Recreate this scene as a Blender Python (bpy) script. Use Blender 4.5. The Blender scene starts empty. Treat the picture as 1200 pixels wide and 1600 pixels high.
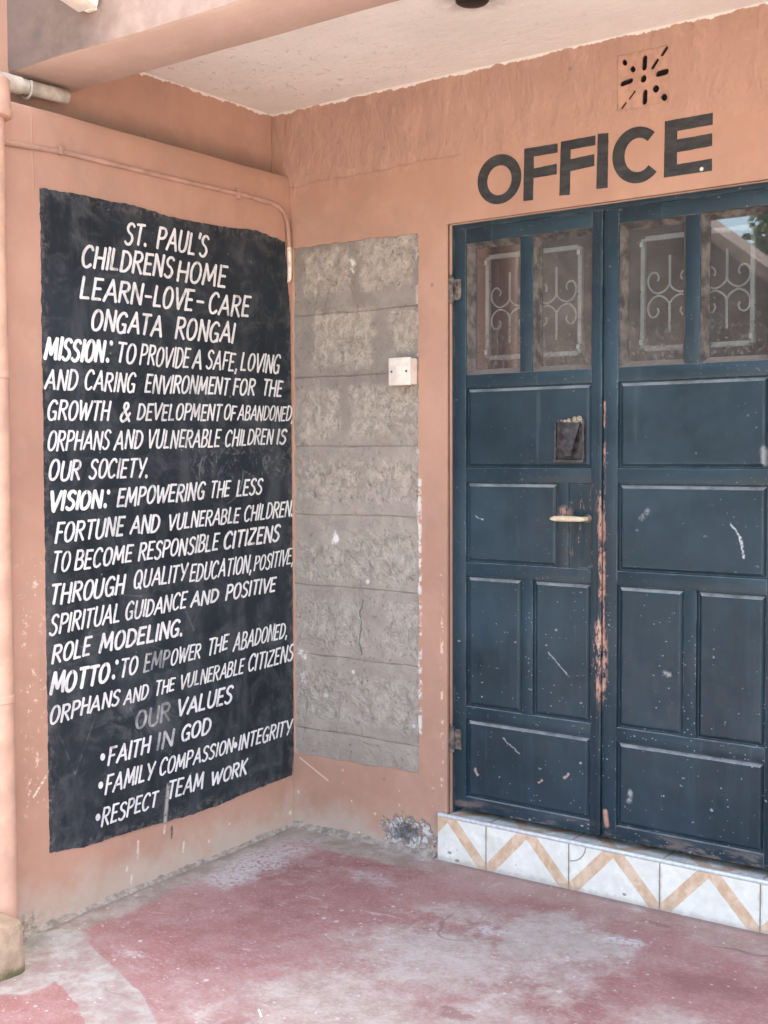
import bpy, bmesh, math, random
from mathutils import Vector, Matrix, noise as mnoise
random.seed(7)
SC = bpy.context.scene
COL = SC.collection
rad = math.radians

# ------------------------------------------------------------------ camera
PITCH, YAW, ROLL = rad(-2.62), rad(36.622), rad(-0.195)
F0 = Vector((-math.sin(YAW), math.cos(YAW), 0)); R0 = Vector((math.cos(YAW), math.sin(YAW), 0)); Z0 = Vector((0, 0, 1))
FW = F0*math.cos(PITCH) + Z0*math.sin(PITCH); U0 = Z0*math.cos(PITCH) - F0*math.sin(PITCH)
RT = R0*math.cos(ROLL) + U0*math.sin(ROLL); UP = U0*math.cos(ROLL) - R0*math.sin(ROLL)
cd = bpy.data.cameras.new('camera'); cam = bpy.data.objects.new('camera', cd); COL.objects.link(cam)
cd.sensor_fit = 'VERTICAL'; cd.sensor_height = 24; cd.lens = 28.42
cd.clip_start = 0.05; cd.clip_end = 3000
m = Matrix((RT, UP, -FW)).transposed().to_4x4(); m.translation = Vector((3.1852, -3.6663, 1.4825))
cam.matrix_world = m
SC.camera = cam

# ------------------------------------------------------------------ sky, sun, exposure
SUN_EL, SUN_ROT = rad(72), rad(52)
W = bpy.data.worlds.new('World'); SC.world = W; W.use_nodes = True
wn = W.node_tree.nodes; bg = wn['Background']
sky = wn.new('ShaderNodeTexSky'); sky.sky_type = 'NISHITA'; sky.sun_disc = False
sky.sun_elevation = SUN_EL; sky.sun_rotation = SUN_ROT; sky.dust_density = 3.0; sky.air_density = 1.0; sky.ozone_density = 0.6
sky_tint = wn.new('ShaderNodeMix'); sky_tint.data_type = 'RGBA'; sky_tint.blend_type = 'MULTIPLY'; sky_tint.inputs[0].default_value = 1.0   # warm tint added over the sky to offset its blue cast
sky_tint.inputs[7].default_value = (1.0, .945, .845, 1); W.node_tree.links.new(sky.outputs[0], sky_tint.inputs[6]); W.node_tree.links.new(sky_tint.outputs[2], bg.inputs[0]); bg.inputs[1].default_value = 0.15
sd = bpy.data.lights.new('sun', 'SUN'); sd.energy = 3.6; sd.angle = rad(0.5); sd.color = (1, 0.95, 0.87)
so = bpy.data.objects.new('sun', sd); COL.objects.link(so)
sdir = Vector((math.sin(SUN_ROT)*math.cos(SUN_EL), math.cos(SUN_ROT)*math.cos(SUN_EL), math.sin(SUN_EL)))
so.rotation_euler = (-sdir).to_track_quat('-Z', 'Y').to_euler(); so.location = (2, 4, 12)
SC.view_settings.view_transform = 'Standard'; SC.view_settings.look = 'None'
SC.view_settings.exposure = 2.85; SC.view_settings.gamma = 1.0
SC.render.engine = 'CYCLES'
SC.cycles.max_bounces = 10; SC.cycles.diffuse_bounces = 6; SC.cycles.transparent_max_bounces = 12

# ------------------------------------------------------------------ node helper
class NT:
    def __init__(s, name, rough=0.8, spec=0.3):
        s.m = bpy.data.materials.new(name); s.m.use_nodes = True
        s.t = s.m.node_tree; s.n = s.t.nodes; s.b = s.n['Principled BSDF']
        s.b.inputs['Roughness'].default_value = rough
        s.b.inputs['Specular IOR Level'].default_value = spec
        tc = s.n.new('ShaderNodeTexCoord'); s.P = tc.outputs['Object']
        sp = s.n.new('ShaderNodeSeparateXYZ'); s.t.links.new(s.P, sp.inputs[0])
        s.X, s.Y, s.Z = sp.outputs
    def put(s, sock, v):
        if isinstance(v, bpy.types.NodeSocket): s.t.links.new(v, sock)
        elif isinstance(v, (tuple, list)) and sock.type == 'RGBA': sock.default_value = (v[0], v[1], v[2], 1)
        else: sock.default_value = v
    def op(s, o, a, b=0.0, c=None, clamp=False):
        n = s.n.new('ShaderNodeMath'); n.operation = o; n.use_clamp = clamp
        s.put(n.inputs[0], a); s.put(n.inputs[1], b)
        if c is not None: s.put(n.inputs[2], c)
        return n.outputs[0]
    def add(s, a, b): return s.op('ADD', a, b)
    def sub(s, a, b): return s.op('SUBTRACT', a, b)
    def mul(s, a, b): return s.op('MULTIPLY', a, b)
    def mx(s, a, b): return s.op('MAXIMUM', a, b)
    def mn(s, a, b): return s.op('MINIMUM', a, b)
    def ss(s, v, lo, hi, a=0.0, b=1.0, smooth=True):
        n = s.n.new('ShaderNodeMapRange'); n.interpolation_type = 'SMOOTHSTEP' if smooth else 'LINEAR'
        s.put(n.inputs['Value'], v); n.inputs['From Min'].default_value = lo; n.inputs['From Max'].default_value = hi
        n.inputs['To Min'].default_value = a; n.inputs['To Max'].default_value = b
        return n.outputs['Result']
    def vec(s, x, y, z):
        n = s.n.new('ShaderNodeCombineXYZ'); s.put(n.inputs[0], x); s.put(n.inputs[1], y); s.put(n.inputs[2], z); return n.outputs[0]
    def scl(s, v, k):
        n = s.n.new('ShaderNodeVectorMath'); n.operation = 'MULTIPLY'; s.put(n.inputs[0], v); n.inputs[1].default_value = k; return n.outputs[0]
    def noise(s, scale, detail=4, rough=0.55, v=None, stretch=None, dist=0.0, off=0.0):
        n = s.n.new('ShaderNodeTexNoise'); v = v or s.P
        if stretch: v = s.scl(v, stretch)
        if off:
            a = s.n.new('ShaderNodeVectorMath'); a.operation = 'ADD'; s.put(a.inputs[0], v); a.inputs[1].default_value = (off, off*1.7, off*.6); v = a.outputs[0]
        s.put(n.inputs['Vector'], v); n.inputs['Scale'].default_value = scale; n.inputs['Detail'].default_value = detail
        n.inputs['Roughness'].default_value = rough; n.inputs['Distortion'].default_value = dist
        return n.outputs['Fac']
    def voro(s, scale, v=None, stretch=None, feat='F1'):
        n = s.n.new('ShaderNodeTexVoronoi'); n.feature = feat; v = v or s.P
        if stretch: v = s.scl(v, stretch)
        s.put(n.inputs['Vector'], v); n.inputs['Scale'].default_value = scale
        return n.outputs['Distance'], n.outputs.get('Color')
    def mix(s, f, a, b):
        n = s.n.new('ShaderNodeMix'); n.data_type = 'RGBA'; n.clamp_factor = True
        s.put(n.inputs[0], f); s.put(n.inputs[6], a); s.put(n.inputs[7], b); return n.outputs[2]
    def ell(s, a, b, ca, cb, ra, rb, soft=0.35):
        da = s.mul(s.sub(a, ca), 1/ra); db = s.mul(s.sub(b, cb), 1/rb)
        d = s.op('SQRT', s.add(s.mul(da, da), s.mul(db, db)))
        return s.ss(d, 1-soft, 1+soft, 1.0, 0.0)
    def box(s, a, b, a0, a1, b0, b1, soft=0.02):
        e = s.mn(s.mn(s.sub(a, a0), s.sub(a1, a)), s.mn(s.sub(b, b0), s.sub(b1, b)))
        return s.ss(e, -soft, soft)
    def line(s, a, b, p, q, w, soft=0.5):
        # capsule round the segment p-q in the plane (a, b)
        dx, dy = q[0]-p[0], q[1]-p[1]; L2 = dx*dx+dy*dy
        pa = s.sub(a, p[0]); pb = s.sub(b, p[1])
        h = s.op('MULTIPLY', s.add(s.mul(pa, dx), s.mul(pb, dy)), 1/L2, clamp=True)
        ea = s.sub(pa, s.mul(h, dx)); eb = s.sub(pb, s.mul(h, dy))
        d = s.op('SQRT', s.add(s.mul(ea, ea), s.mul(eb, eb)))
        return s.ss(d, w*(1-soft), w*(1+soft), 1.0, 0.0)
    def specks(s, scale, size, dens=0.5, stretch=None, off=0.0):
        # scattered small spots: voronoi cells, only some of which carry a spot
        v = s.P
        if off:
            a = s.n.new('ShaderNodeVectorMath'); a.operation = 'ADD'; s.put(a.inputs[0], v); a.inputs[1].default_value = (off, off, off); v = a.outputs[0]
        d, c = s.voro(scale, v=v, stretch=stretch)
        sp = s.n.new('ShaderNodeSeparateColor'); s.t.links.new(c, sp.inputs[0])
        r = s.mul(sp.outputs[1], size)
        on = s.op('LESS_THAN', sp.outputs[0], dens)
        return s.mul(s.ss(s.sub(d, r), -0.06, 0.02, 1.0, 0.0), on)
    def bump(s, h, dist=0.005, strength=1.0):
        n = s.n.new('ShaderNodeBump'); n.inputs['Distance'].default_value = dist; n.inputs['Strength'].default_value = strength
        s.put(n.inputs['Height'], h); s.t.links.new(n.outputs[0], s.b.inputs['Normal'])
    def up(s):
        g = s.n.new('ShaderNodeNewGeometry'); sp = s.n.new('ShaderNodeSeparateXYZ'); s.t.links.new(g.outputs['Normal'], sp.inputs[0]); return sp.outputs[2]
    def out(s, col, rough=None):
        s.put(s.b.inputs['Base Color'], col)
        if rough is not None: s.put(s.b.inputs['Roughness'], rough)
        return s.m

def plain(name, col, rough=0.6, var=0.12, scale=20, spec=0.3, metal=0.0, bump=0.0):
    s = NT(name, rough, spec); f = s.noise(scale, 5)
    d = tuple(c*(1-var*2) for c in col); l = tuple(min(1, c*(1+var)) for c in col)
    s.b.inputs['Metallic'].default_value = metal
    if bump: s.bump(s.noise(scale*4, 4), bump)
    return s.out(s.mix(s.ss(f, .3, .7), d, l))

ORANGE, ORANGE_D = (0.495, 0.293, 0.212), (0.405, 0.232, 0.166)
GREYDIRT = (0.50, 0.415, 0.345)

def mat_plaster(name, a_is='X', kind=''):
    """terracotta paint on hand-floated plaster; a = the coordinate that runs along the wall"""
    s = NT(name, 0.75, 0.25)
    a = s.X if a_is == 'X' else s.Y
    n1 = s.noise(1.6, 5, .6); n2 = s.noise(9, 5, .6, off=3.1); n3 = s.noise(70, 3, .6)
    streak = s.noise(6, 4, .6, stretch=(3, 3, .35), off=1.3)
    c = s.mix(s.ss(n1, .3, .72), ORANGE_D, ORANGE)
    c = s.mix(s.mul(s.ss(n2, .45, .75), .35), c, (0.55, 0.345, 0.255))
    c = s.mix(s.mul(s.ss(streak, .5, .75), .3), c, (0.43, 0.28, 0.215))
    run = s.mul(s.ss(s.noise(13, 4, .65, stretch=(1, 1, .10), off=27), .56, .70), s.ss(s.noise(1.8, 3, off=28), .42, .62))
    c = s.mix(s.mul(run, .30), c, (0.33, 0.205, 0.16))
    blot = s.ss(s.noise(3.2, 6, .7, off=17), .54, .66); c = s.mix(s.mul(blot, .28), c, (0.36, 0.225, 0.175))
    # grime towards the floor, worn where feet and mops reach
    wob = s.mul(s.sub(s.noise(7, 5, .65, off=7.7), .5), .32)
    low = s.ss(s.add(s.Z, wob), -.02, .17, 1.0, 0.0)
    c = s.mix(s.mul(low, .8), c, GREYDIRT)
    pale = s.mul(s.specks(26, .42, .16, off=4.4), s.ss(s.add(s.Z, wob), .02, .42, 1.0, 0.0))
    c = s.mix(s.mul(pale, .75), c, (0.72, 0.62, 0.52))
    dark = s.specks(9, .09, .25, off=9.1)
    c = s.mix(s.mul(dark, .6), c, (0.20, 0.10, 0.07))
    h = s.add(s.add(s.mul(n2, .6), s.mul(n3, .14)), s.mul(s.noise(4.5, 3, .5, off=19), 2.2))
    if kind == 'door':
        up = s.ss(s.add(s.Z, s.mul(s.sub(n2, .5), .10)), 2.50, 2.60)
        lump = s.noise(12, 4, .6, dist=.15, stretch=(1, 1, .55), off=2.2)
        h = s.add(h, s.mul(s.mul(lump, up), 4.5))
        c = s.mix(s.mul(up, .30), c, (0.42, 0.275, 0.225))
        c = s.mix(s.mul(s.mul(up, s.ss(lump, .56, .7)), .35), c, (0.60, 0.38, 0.30))
        crack = s.line(s.X, s.add(s.Z, s.mul(s.sub(n2, .5), .05)), (0.0, 2.545), (0.8, 2.55), .004)
        c = s.mix(s.mul(crack, .28), c, (0.25, 0.13, 0.10))
        # cream ceiling paint cut in raggedly at the top
        rag = s.add(s.Z, s.mul(s.sub(s.noise(16, 5, .7, stretch=(1, 1, .3)), .5), .05))
        c = s.mix(s.ss(rag, 2.834, 2.837), c, (0.76, 0.70, 0.63))
        # chipped line down the door jamb and lime left beside the block panel
        jn = s.ss(s.noise(38, 4, .7), .52, .6)
        jam = s.mul(s.mul(s.box(s.X, s.Z, .715, .728, .25, 1.05, .006), jn), .9)
        c = s.mix(jam, c, (0.78, 0.52, 0.40))
        lime = s.mul(s.box(s.X, s.Z, .612, .632, .45, 1.40, .006), s.ss(s.noise(22, 4, .7, off=5), .47, .55))
        c = s.mix(s.mul(lime, .85), c, (0.72, 0.68, 0.63))
        # plaster broken away at the foot of the wall
        wx = s.add(s.X, s.mul(s.sub(s.noise(22, 4, .7, off=1), .5), .20)); wz = s.add(s.Z, s.mul(s.sub(s.noise(22, 4, .7, off=2), .5), .15))
        ring = s.mul(s.ell(wx, wz, .575, .07, .115, .065, .12), s.ss(s.noise(34, 5, .75, off=12), .38, .5)); core = s.ell(wx, wz, .545, .065, .05, .028, .5)
        c = s.mix(s.mul(ring, .85), c, (0.64, 0.62, 0.59)); c = s.mix(s.mul(core, .85), c, (0.14, 0.145, 0.15))
        h = s.sub(h, s.mul(ring, 2.5)); h = s.sub(h, s.mul(core, 4))
        scr = s.line(s.X, s.Z, (0.035, .275), (0.18, .205), .003)
        c = s.mix(scr, c, (0.70, 0.50, 0.42))
    if kind == 'notice':
        rag = s.add(s.Z, s.mul(s.sub(s.noise(16, 5, .7, stretch=(1, 1, .3)), .5), .05))
        c = s.mix(s.mul(s.ss(rag, 2.834, 2.837), s.ss(s.Y, -1.02, -1.0)), c, (0.76, 0.70, 0.63))
        # ledge shadow painted in as a dark gradient just above it, runs and drips below the board
        dark_tone = s.mul(s.ss(s.add(s.Z, s.mul(s.sub(n2, .5), .05)), 2.61, 2.70, 1.0, 0.0), s.ss(s.Z, 2.592, 2.597))
        c = s.mix(s.mul(dark_tone, .62), c, (0.17, 0.125, 0.105))
        ch = s.ss(s.noise(30, 5, .75, off=8), .58, .62)
        rub = s.mul(s.mul(s.box(s.Y, s.Z, -1.30, -1.215, .35, 1.15, .04), ch), .8)
        c = s.mix(rub, c, (0.76, 0.60, 0.50))
        for (y, z0, z1) in ((-.83, .085, .142), (-.613, .05, .082), (-.861, .005, .03), (-.88, .055, .066), (-.704, .14, .165)):
            c = s.mix(s.mul(s.line(s.Y, s.Z, (y, z0), (y+.004, z1), .0045, .8), s.ss(s.noise(40, 4, .7, off=5), .35, .55, .1, .85)), c, (0.70, 0.60, 0.52))
        c = s.mix(s.mul(s.line(s.Y, s.Z, (-.669, .118), (-.667, .152), .006, .8), s.ss(n3, .4, .5)), c, (0.12, 0.10, 0.09))
        c = s.mix(s.mul(s.line(s.Y, s.Z, (-1.20, .47), (-1.262, .40), .004), s.ss(n3, .4, .55)), c, (0.76, 0.6, 0.5))
        moss = s.mul(s.ss(s.add(s.Z, wob), -.06, .05, 1.0, 0.0), s.ss(s.Y, -1.45, -.95, 1.0, 0.0))
        c = s.mix(s.mul(moss, s.ss(s.noise(30, 5, .7), .42, .6)), c, (0.07, 0.075, 0.05))
    s.bump(h, .006, .8)
    return s.out(c, s.ss(n2, .3, .7, .62, .85))

def mat_block():
    s = NT('concrete_block', 0.9, 0.15)
    wx = s.add(s.X, s.mul(s.sub(s.noise(14, 5, .7, off=1), .5), .12)); wz = s.add(s.Z, s.mul(s.sub(s.noise(14, 5, .7, off=5), .5), .11))
    m = None
    for b in ((.065,.288,2.115,2.284),(.351,.588,2.114,2.303),(.112,.401,1.829,2.043),(.492,.62,1.866,2.027),(.044,.231,1.541,1.745),(.295,.607,1.561,1.749),
              (.025,.361,1.307,1.467),(.378,.606,1.300,1.466),(.039,.282,.995,1.135),(.283,.606,1.010,1.194),(.02,.358,.741,.916),(.451,.614,.728,.932),(.017,.613,.45,.63)):
        k = s.box(wx, wz, *b, soft=.018); m = k if m is None else s.mx(m, k)
    n1 = s.noise(5, 6, .65); n2 = s.noise(32, 6, .7); n3 = s.noise(150, 3, .6)
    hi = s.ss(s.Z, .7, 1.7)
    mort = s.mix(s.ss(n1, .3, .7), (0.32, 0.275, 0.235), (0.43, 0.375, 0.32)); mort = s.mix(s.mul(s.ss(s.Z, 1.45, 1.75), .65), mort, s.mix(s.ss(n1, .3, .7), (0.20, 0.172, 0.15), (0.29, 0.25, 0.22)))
    face = s.mix(s.ss(n2, .32, .68), (0.36, 0.31, 0.26), (0.56, 0.485, 0.405))
    face = s.mix(s.sub(1.0, hi), face, s.mix(s.ss(n2, .3, .7), (0.38, 0.335, 0.285), (0.54, 0.485, 0.415)))
    c = s.mix(m, mort, face)
    pit = s.ss(s.noise(60, 4, .6, off=3), .60, .68)
    c = s.mix(s.mul(pit, .5), c, (0.14, 0.12, 0.11))
    crust = s.mul(s.ss(s.noise(45, 5, .75, off=6), .63, .67), m)
    c = s.mix(s.mul(crust, .6), c, (0.62, 0.57, 0.50))
    wh = s.specks(14, .17, .10, off=2.2)
    c = s.mix(s.mul(wh, .8), c, (0.76, 0.72, 0.66))
    for (x, z, rx, rz) in ((.29, 2.205, .02, .035), (.215, 1.165, .02, .02), (.045, .70, .03, .012), (.05, .60, .02, .02)):
        c = s.mix(s.mul(s.ell(wx, wz, x, z, rx, rz, .5), s.ss(n2, .42, .55)), c, (0.80, 0.75, 0.68))
    edge = s.mul(s.ss(s.X, .596, .616), s.ss(s.noise(18, 4, .7, off=9), .5, .58))
    c = s.mix(s.mul(edge, .7), c, (0.70, 0.66, 0.61))
    crk = s.line(s.add(s.X, s.mul(s.sub(s.noise(12, 3), .5), .06)), s.Z, (.345, .93), (.335, .72), .003)
    c = s.mix(s.mul(crk, .8), c, (0.10, 0.09, 0.085))
    lump = s.noise(15, 6, .65, dist=.8, off=4)
    h = s.add(s.mul(s.add(s.mul(s.sub(lump, .5), 3.0), s.sub(n2, .5)), s.add(s.mul(m, .8), .35)), s.mul(n3, .15))
    s.bump(h, .010, 1.0)
    return s.out(c)

def mat_board():
    s = NT('chalkboard_black_paint', 0.6, 0.2)
    n1 = s.noise(2.2, 6, .65); n2 = s.noise(9, 6, .7, dist=.8, off=3); st = s.noise(8, 5, .65, stretch=(1, 1, .22), off=5)
    c = s.mix(s.ss(n1, .3, .7), (0.014, 0.0185, 0.023), (0.026, 0.034, 0.043))
    c = s.mix(s.mul(s.ss(n2, .44, .72), .7), c, (0.085, 0.091, 0.096))
    c = s.mix(s.mul(s.ss(st, .48, .74), .6), c, (0.08, 0.089, 0.096))
    e = s.mn(s.mn(s.add(s.Y, 1.21), s.mul(s.Y, -1)), s.mn(s.sub(s.Z, .185), s.sub(2.34, s.Z)))
    ed = s.mul(s.ss(s.add(e, s.mul(s.sub(n2, .5), .07)), .0, .05, 1.0, 0.0), s.ss(s.noise(40, 5, .7), .45, .65))
    c = s.mix(s.mul(ed, .6), c, (0.17, 0.155, 0.145))
    # ghost of rubbed-out chalk after the word at line nine, wiped swirls, scratches
    gh = s.mul(s.box(s.Y, s.Z, -.55, -.03, 1.40, 1.52, .03), s.ss(s.noise(26, 5, .75, dist=1.5, off=2), .53, .60))
    c = s.mix(s.mul(gh, .26), c, (0.30, 0.31, 0.32))
    d = s.op('SQRT', s.add(s.mul(s.add(s.Y, .40), s.add(s.Y, .40)), s.mul(s.sub(s.Z, 1.42), s.sub(s.Z, 1.42))))
    sw = s.mul(s.ss(s.op('ABSOLUTE', s.sub(d, .115)), .002, .005, 1.0, 0.0), s.ss(s.noise(7, 2), .45, .6))
    c = s.mix(s.mul(sw, .4), c, (0.3, 0.31, 0.32))
    for p, q in (((-1.14, .88), (-1.06, .855)), ((-1.06, .855), (-1.03, .90)), ((-1.16, .58), (-1.10, .44)), ((-1.10, .44), (-1.02, .60)), ((-.88, .86), (-.70, .80)), ((-.80, .50), (-.86, .62)), ((-.93, 1.02), (-.80, 1.0)), ((-.62, .98), (-.55, .85))):
        c = s.mix(s.mul(s.line(s.Y, s.Z, p, q, .003, .9), s.ss(n2, .4, .65, 0, .35)), c, (0.22, 0.23, 0.24))
    # pale drip below the last line
    dr = s.mul(s.line(s.Y, s.Z, (-.685, .31), (-.706, .165), .008, .7), s.ss(s.noise(60, 4, .7), .35, .5))
    c = s.mix(s.mul(dr, .75), c, (0.50, 0.46, 0.42))
    rub = s.mul(s.ell(s.Y, s.Z, -.80, .585, .16, .07, .6), s.ss(n2, .4, .6))
    c = s.mix(s.mul(rub, .35), c, (0.2, 0.2, 0.2))
    dust = s.specks(40, .22, .06)
    c = s.mix(s.mul(dust, .5), c, (0.3, 0.3, 0.3))
    s.bump(s.add(s.mul(n2, .6), s.mul(s.noise(90, 3), .3)), .003, .6)
    return s.out(c, s.ss(n2, .35, .7, .42, .7))

def mat_letter(name, wear=0.0, tone=0.78):
    s = NT(name, 0.6, 0.3)
    n1 = s.noise(55, 5, .7, stretch=(1, 1.0, .45)); n2 = s.noise(13, 4, .6, off=4)
    c = s.mix(s.ss(n1, .3, .65), (tone*.72, tone*.72, tone*.72), (tone, tone*.98, tone*.95))
    lo, hi = .60-wear*.28, .70-wear*.22
    gap = s.ss(s.add(s.mul(n1, .6), s.mul(n2, .4)), lo, hi)
    c = s.mix(s.mul(gap, .62), c, (0.09, 0.095, 0.10)); rubd = s.ss(s.noise(3.2, 4, .6, off=61), .52, .72); c = s.mix(s.mul(rubd, .35), c, (0.26, 0.265, 0.27))
    if wear > .5: c = s.mix(s.ss(s.noise(9, 4, .7, off=63), .40, .62, .15, .85), c, (0.14, 0.145, 0.15))
    return s.out(c)

def mat_office():
    s = NT('black_stencil_paint', 0.55, 0.3)
    n1 = s.noise(22, 6, .7, stretch=(.5, 1, 1.4)); n2 = s.noise(80, 4, .7, off=2)
    c = s.mix(s.ss(n1, .35, .7), (0.028, 0.030, 0.033), (0.060, 0.061, 0.062))
    c = s.mix(s.mul(s.ss(s.add(s.mul(n1, .5), s.mul(n2, .5)), .58, .66), .35), c, (0.22, 0.14, 0.11))
    dot = s.ell(s.X, s.Z, 1.700, 2.375, .006, .006)
    return s.out(s.mix(dot, c, (0.75, 0.68, 0.6)))

def mat_door():
    s = NT('black_blue_gloss_paint', 0.35, 0.35)
    n1 = s.noise(3, 5, .6); n2 = s.noise(14, 5, .65, off=2); st = s.noise(10, 5, .7, stretch=(1.6, 1.6, .22), off=6)
    c = s.mix(s.ss(n1, .3, .7), (0.011, 0.026, 0.037), (0.019, 0.040, 0.055))
    dusty = s.ss(s.Z, .2, 2.1, 1.0, .25)
    c = s.mix(s.mul(s.mul(s.ss(st, .48, .75), dusty), .30), c, (0.045, 0.078, 0.10))
    c = s.mix(s.mul(s.ss(n2, .55, .75), .3), c, (0.04, 0.064, 0.08))
    c = s.mix(s.mul(s.ss(s.noise(1.9, 4, .6, off=15), .42, .68), .6), c, (0.035, 0.066, 0.088))  # broad teal patches: dust bloom and uneven reflections put into the colour
    low = s.ss(s.Z, .5, 1.3, 1.0, .3)
    d1 = s.mul(s.mul(s.specks(30, .22, .36, stretch=(1, 1, 1.5), off=1.1), s.ss(s.noise(90, 3, .7, off=3), .48, .58)), low)
    d2 = s.mul(s.specks(90, .30, .20, stretch=(1, 1, 1.3), off=5.3), s.mul(low, s.ss(s.noise(3.5, 3, .6, off=11), .40, .60)))
    sp = s.mx(s.mul(d1, .85), s.mul(d2, .8))
    c = s.mix(sp, c, (0.34, 0.37, 0.39))
    # salmon primer worn bare at the meeting stiles and round the lock
    wn_ = s.noise(34, 6, .8, stretch=(1.5, 1, .5), off=3)
    m1 = s.mul(s.box(s.X, s.Z, 1.340, 1.362, .74, 1.50, .004), s.ss(s.add(wn_, s.mul(s.ell(s.X, s.Z, 1.352, 1.20, .04, .16, .8), .13)), .60, .63))
    m2 = s.mul(s.ell(s.X, s.Z, 1.345, .80, .026, .15, .3), s.ss(wn_, .50, .54))
    m3 = s.mul(s.ell(s.X, s.Z, 1.30, 1.24, .07, .11, .8), s.ss(wn_, .57, .63))
    m4 = s.mul(s.line(s.X, s.Z, (1.3555, 1.66), (1.357, .66), .0045, .6), s.ss(wn_, .44, .52))
    m5 = s.mul(s.ell(s.X, s.Z, 1.205, 1.287, .025, .02, .6), s.ss(wn_, .42, .5))
    m6 = s.mul(s.line(s.X, s.Z, (1.366, .28), (1.372, .235), .008, .6), s.ss(wn_, .3, .4))
    w = s.mx(s.mx(s.mx(m1, m2), s.mx(m3, m4)), s.mx(m5, m6))
    c = s.mix(s.mul(w, .92), c, s.mix(s.ss(n2, .4, .6), (0.40, 0.20, 0.15), (0.60, 0.36, 0.27)))
    # scratches and paint nicks
    dX = s.add(s.X, s.mul(s.sub(s.noise(40, 4, .7, off=41), .5), .022)); dZ = s.add(s.Z, s.mul(s.sub(s.noise(40, 4, .7, off=43), .5), .022))
    grim = s.mul(s.ell(s.X, s.Z, 1.24, 1.25, .16, .20, .8), s.ss(n2, .35, .65)); c = s.mix(s.mul(grim, .5), c, (0.040, 0.036, 0.036))
    drip = s.mul(s.ss(s.noise(26, 3, .6, stretch=(1, 1, .06), off=45), .62, .70), s.ss(s.noise(4, 3, off=46), .45, .6)); c = s.mix(s.mul(drip, .35), c, (0.075, 0.105, 0.125))
    for p, q, wd, col in (((.845, 1.265), (.875, 1.255), .003, .5), ((1.145, .80), (1.225, .725), .0028, .4), ((.965, .475), (.99, .455), .003, .3), ((.99, .455), (1.03, .43), .003, .3), ((1.79, 1.27), (1.822, 1.225), .0028, .55), ((1.822, 1.225), (1.835, 1.165), .0042, .6), ((1.455, .36), (1.45, .33), .009, .35), ((1.575, .77), (1.59, .77), .009, .4), ((1.49, 1.275), (1.51, 1.30), .008, .25), ((1.893, 1.50), (1.895, 1.46), .011, .3)):
        c = s.mix(s.mul(s.line(dX, dZ, p, q, wd*.8, .9), s.ss(s.noise(55, 4, .7, off=13), .36, .56, .1, .85)), c, (col, col*1.02, col*1.04))
    for p, q, wd in (((.845, .345), (.853, .325), .006), ((1.222, .385), (1.208, .368), .006), ((1.118, .345), (1.107, .337), .005)):
        c = s.mix(s.mul(s.line(dX, dZ, p, q, wd*.75, .8), s.ss(s.noise(55, 4, .7, off=13), .36, .5, .1, .9)), c, (0.50, 0.36, 0.30))
    bv = s.n.new('ShaderNodeBevel'); bv.samples = 4; bv.inputs['Radius'].default_value = .0035
    gn = s.n.new('ShaderNodeNewGeometry'); dt = s.n.new('ShaderNodeVectorMath'); dt.operation = 'DOT_PRODUCT'; s.t.links.new(bv.outputs[0], dt.inputs[0]); s.t.links.new(gn.outputs['Normal'], dt.inputs[1])
    ew = s.mul(s.ss(dt.outputs['Value'], .90, .985, 1.0, 0.0), s.ss(s.noise(16, 5, .75, stretch=(1, 1, .7), off=71), .46, .60))
    c = s.mix(s.mul(ew, .75), c, (0.235, 0.25, 0.26))
    # worn bottom rail, and dust with caught light painted on every upward edge
    foot = s.mul(s.ss(s.Z, .205, .25, 1.0, 0.0), s.ss(s.noise(26, 5, .7, stretch=(.4, 1, 1.5), off=8), .48, .62))
    c = s.mix(s.mul(foot, .55), c, (0.26, 0.19, 0.17))
    up = s.ss(s.up(), .25, .6)
    edge = s.mul(s.ss(s.up(), .9, .97), .8)
    c = s.mix(s.mul(s.mx(edge, up), s.ss(n2, .3, .65, .35, .85)), c, (0.36, 0.375, 0.38))
    glaz = s.mul(s.ss(s.Z, 1.755, 1.775), s.ss(s.Y, .0345, .038))
    c = s.mix(s.mul(glaz, s.ss(n2, .3, .6, .55, .9)), c, (0.20, 0.175, 0.155))
    s.bump(s.add(s.mul(s.noise(5, 3, .5, off=9), 1.6), s.mul(s.noise(60, 4), .12)), .004, .5)
    return s.out(c, s.ss(s.add(n2, s.mul(w, .5)), .35, .75, .30, .55))

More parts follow.
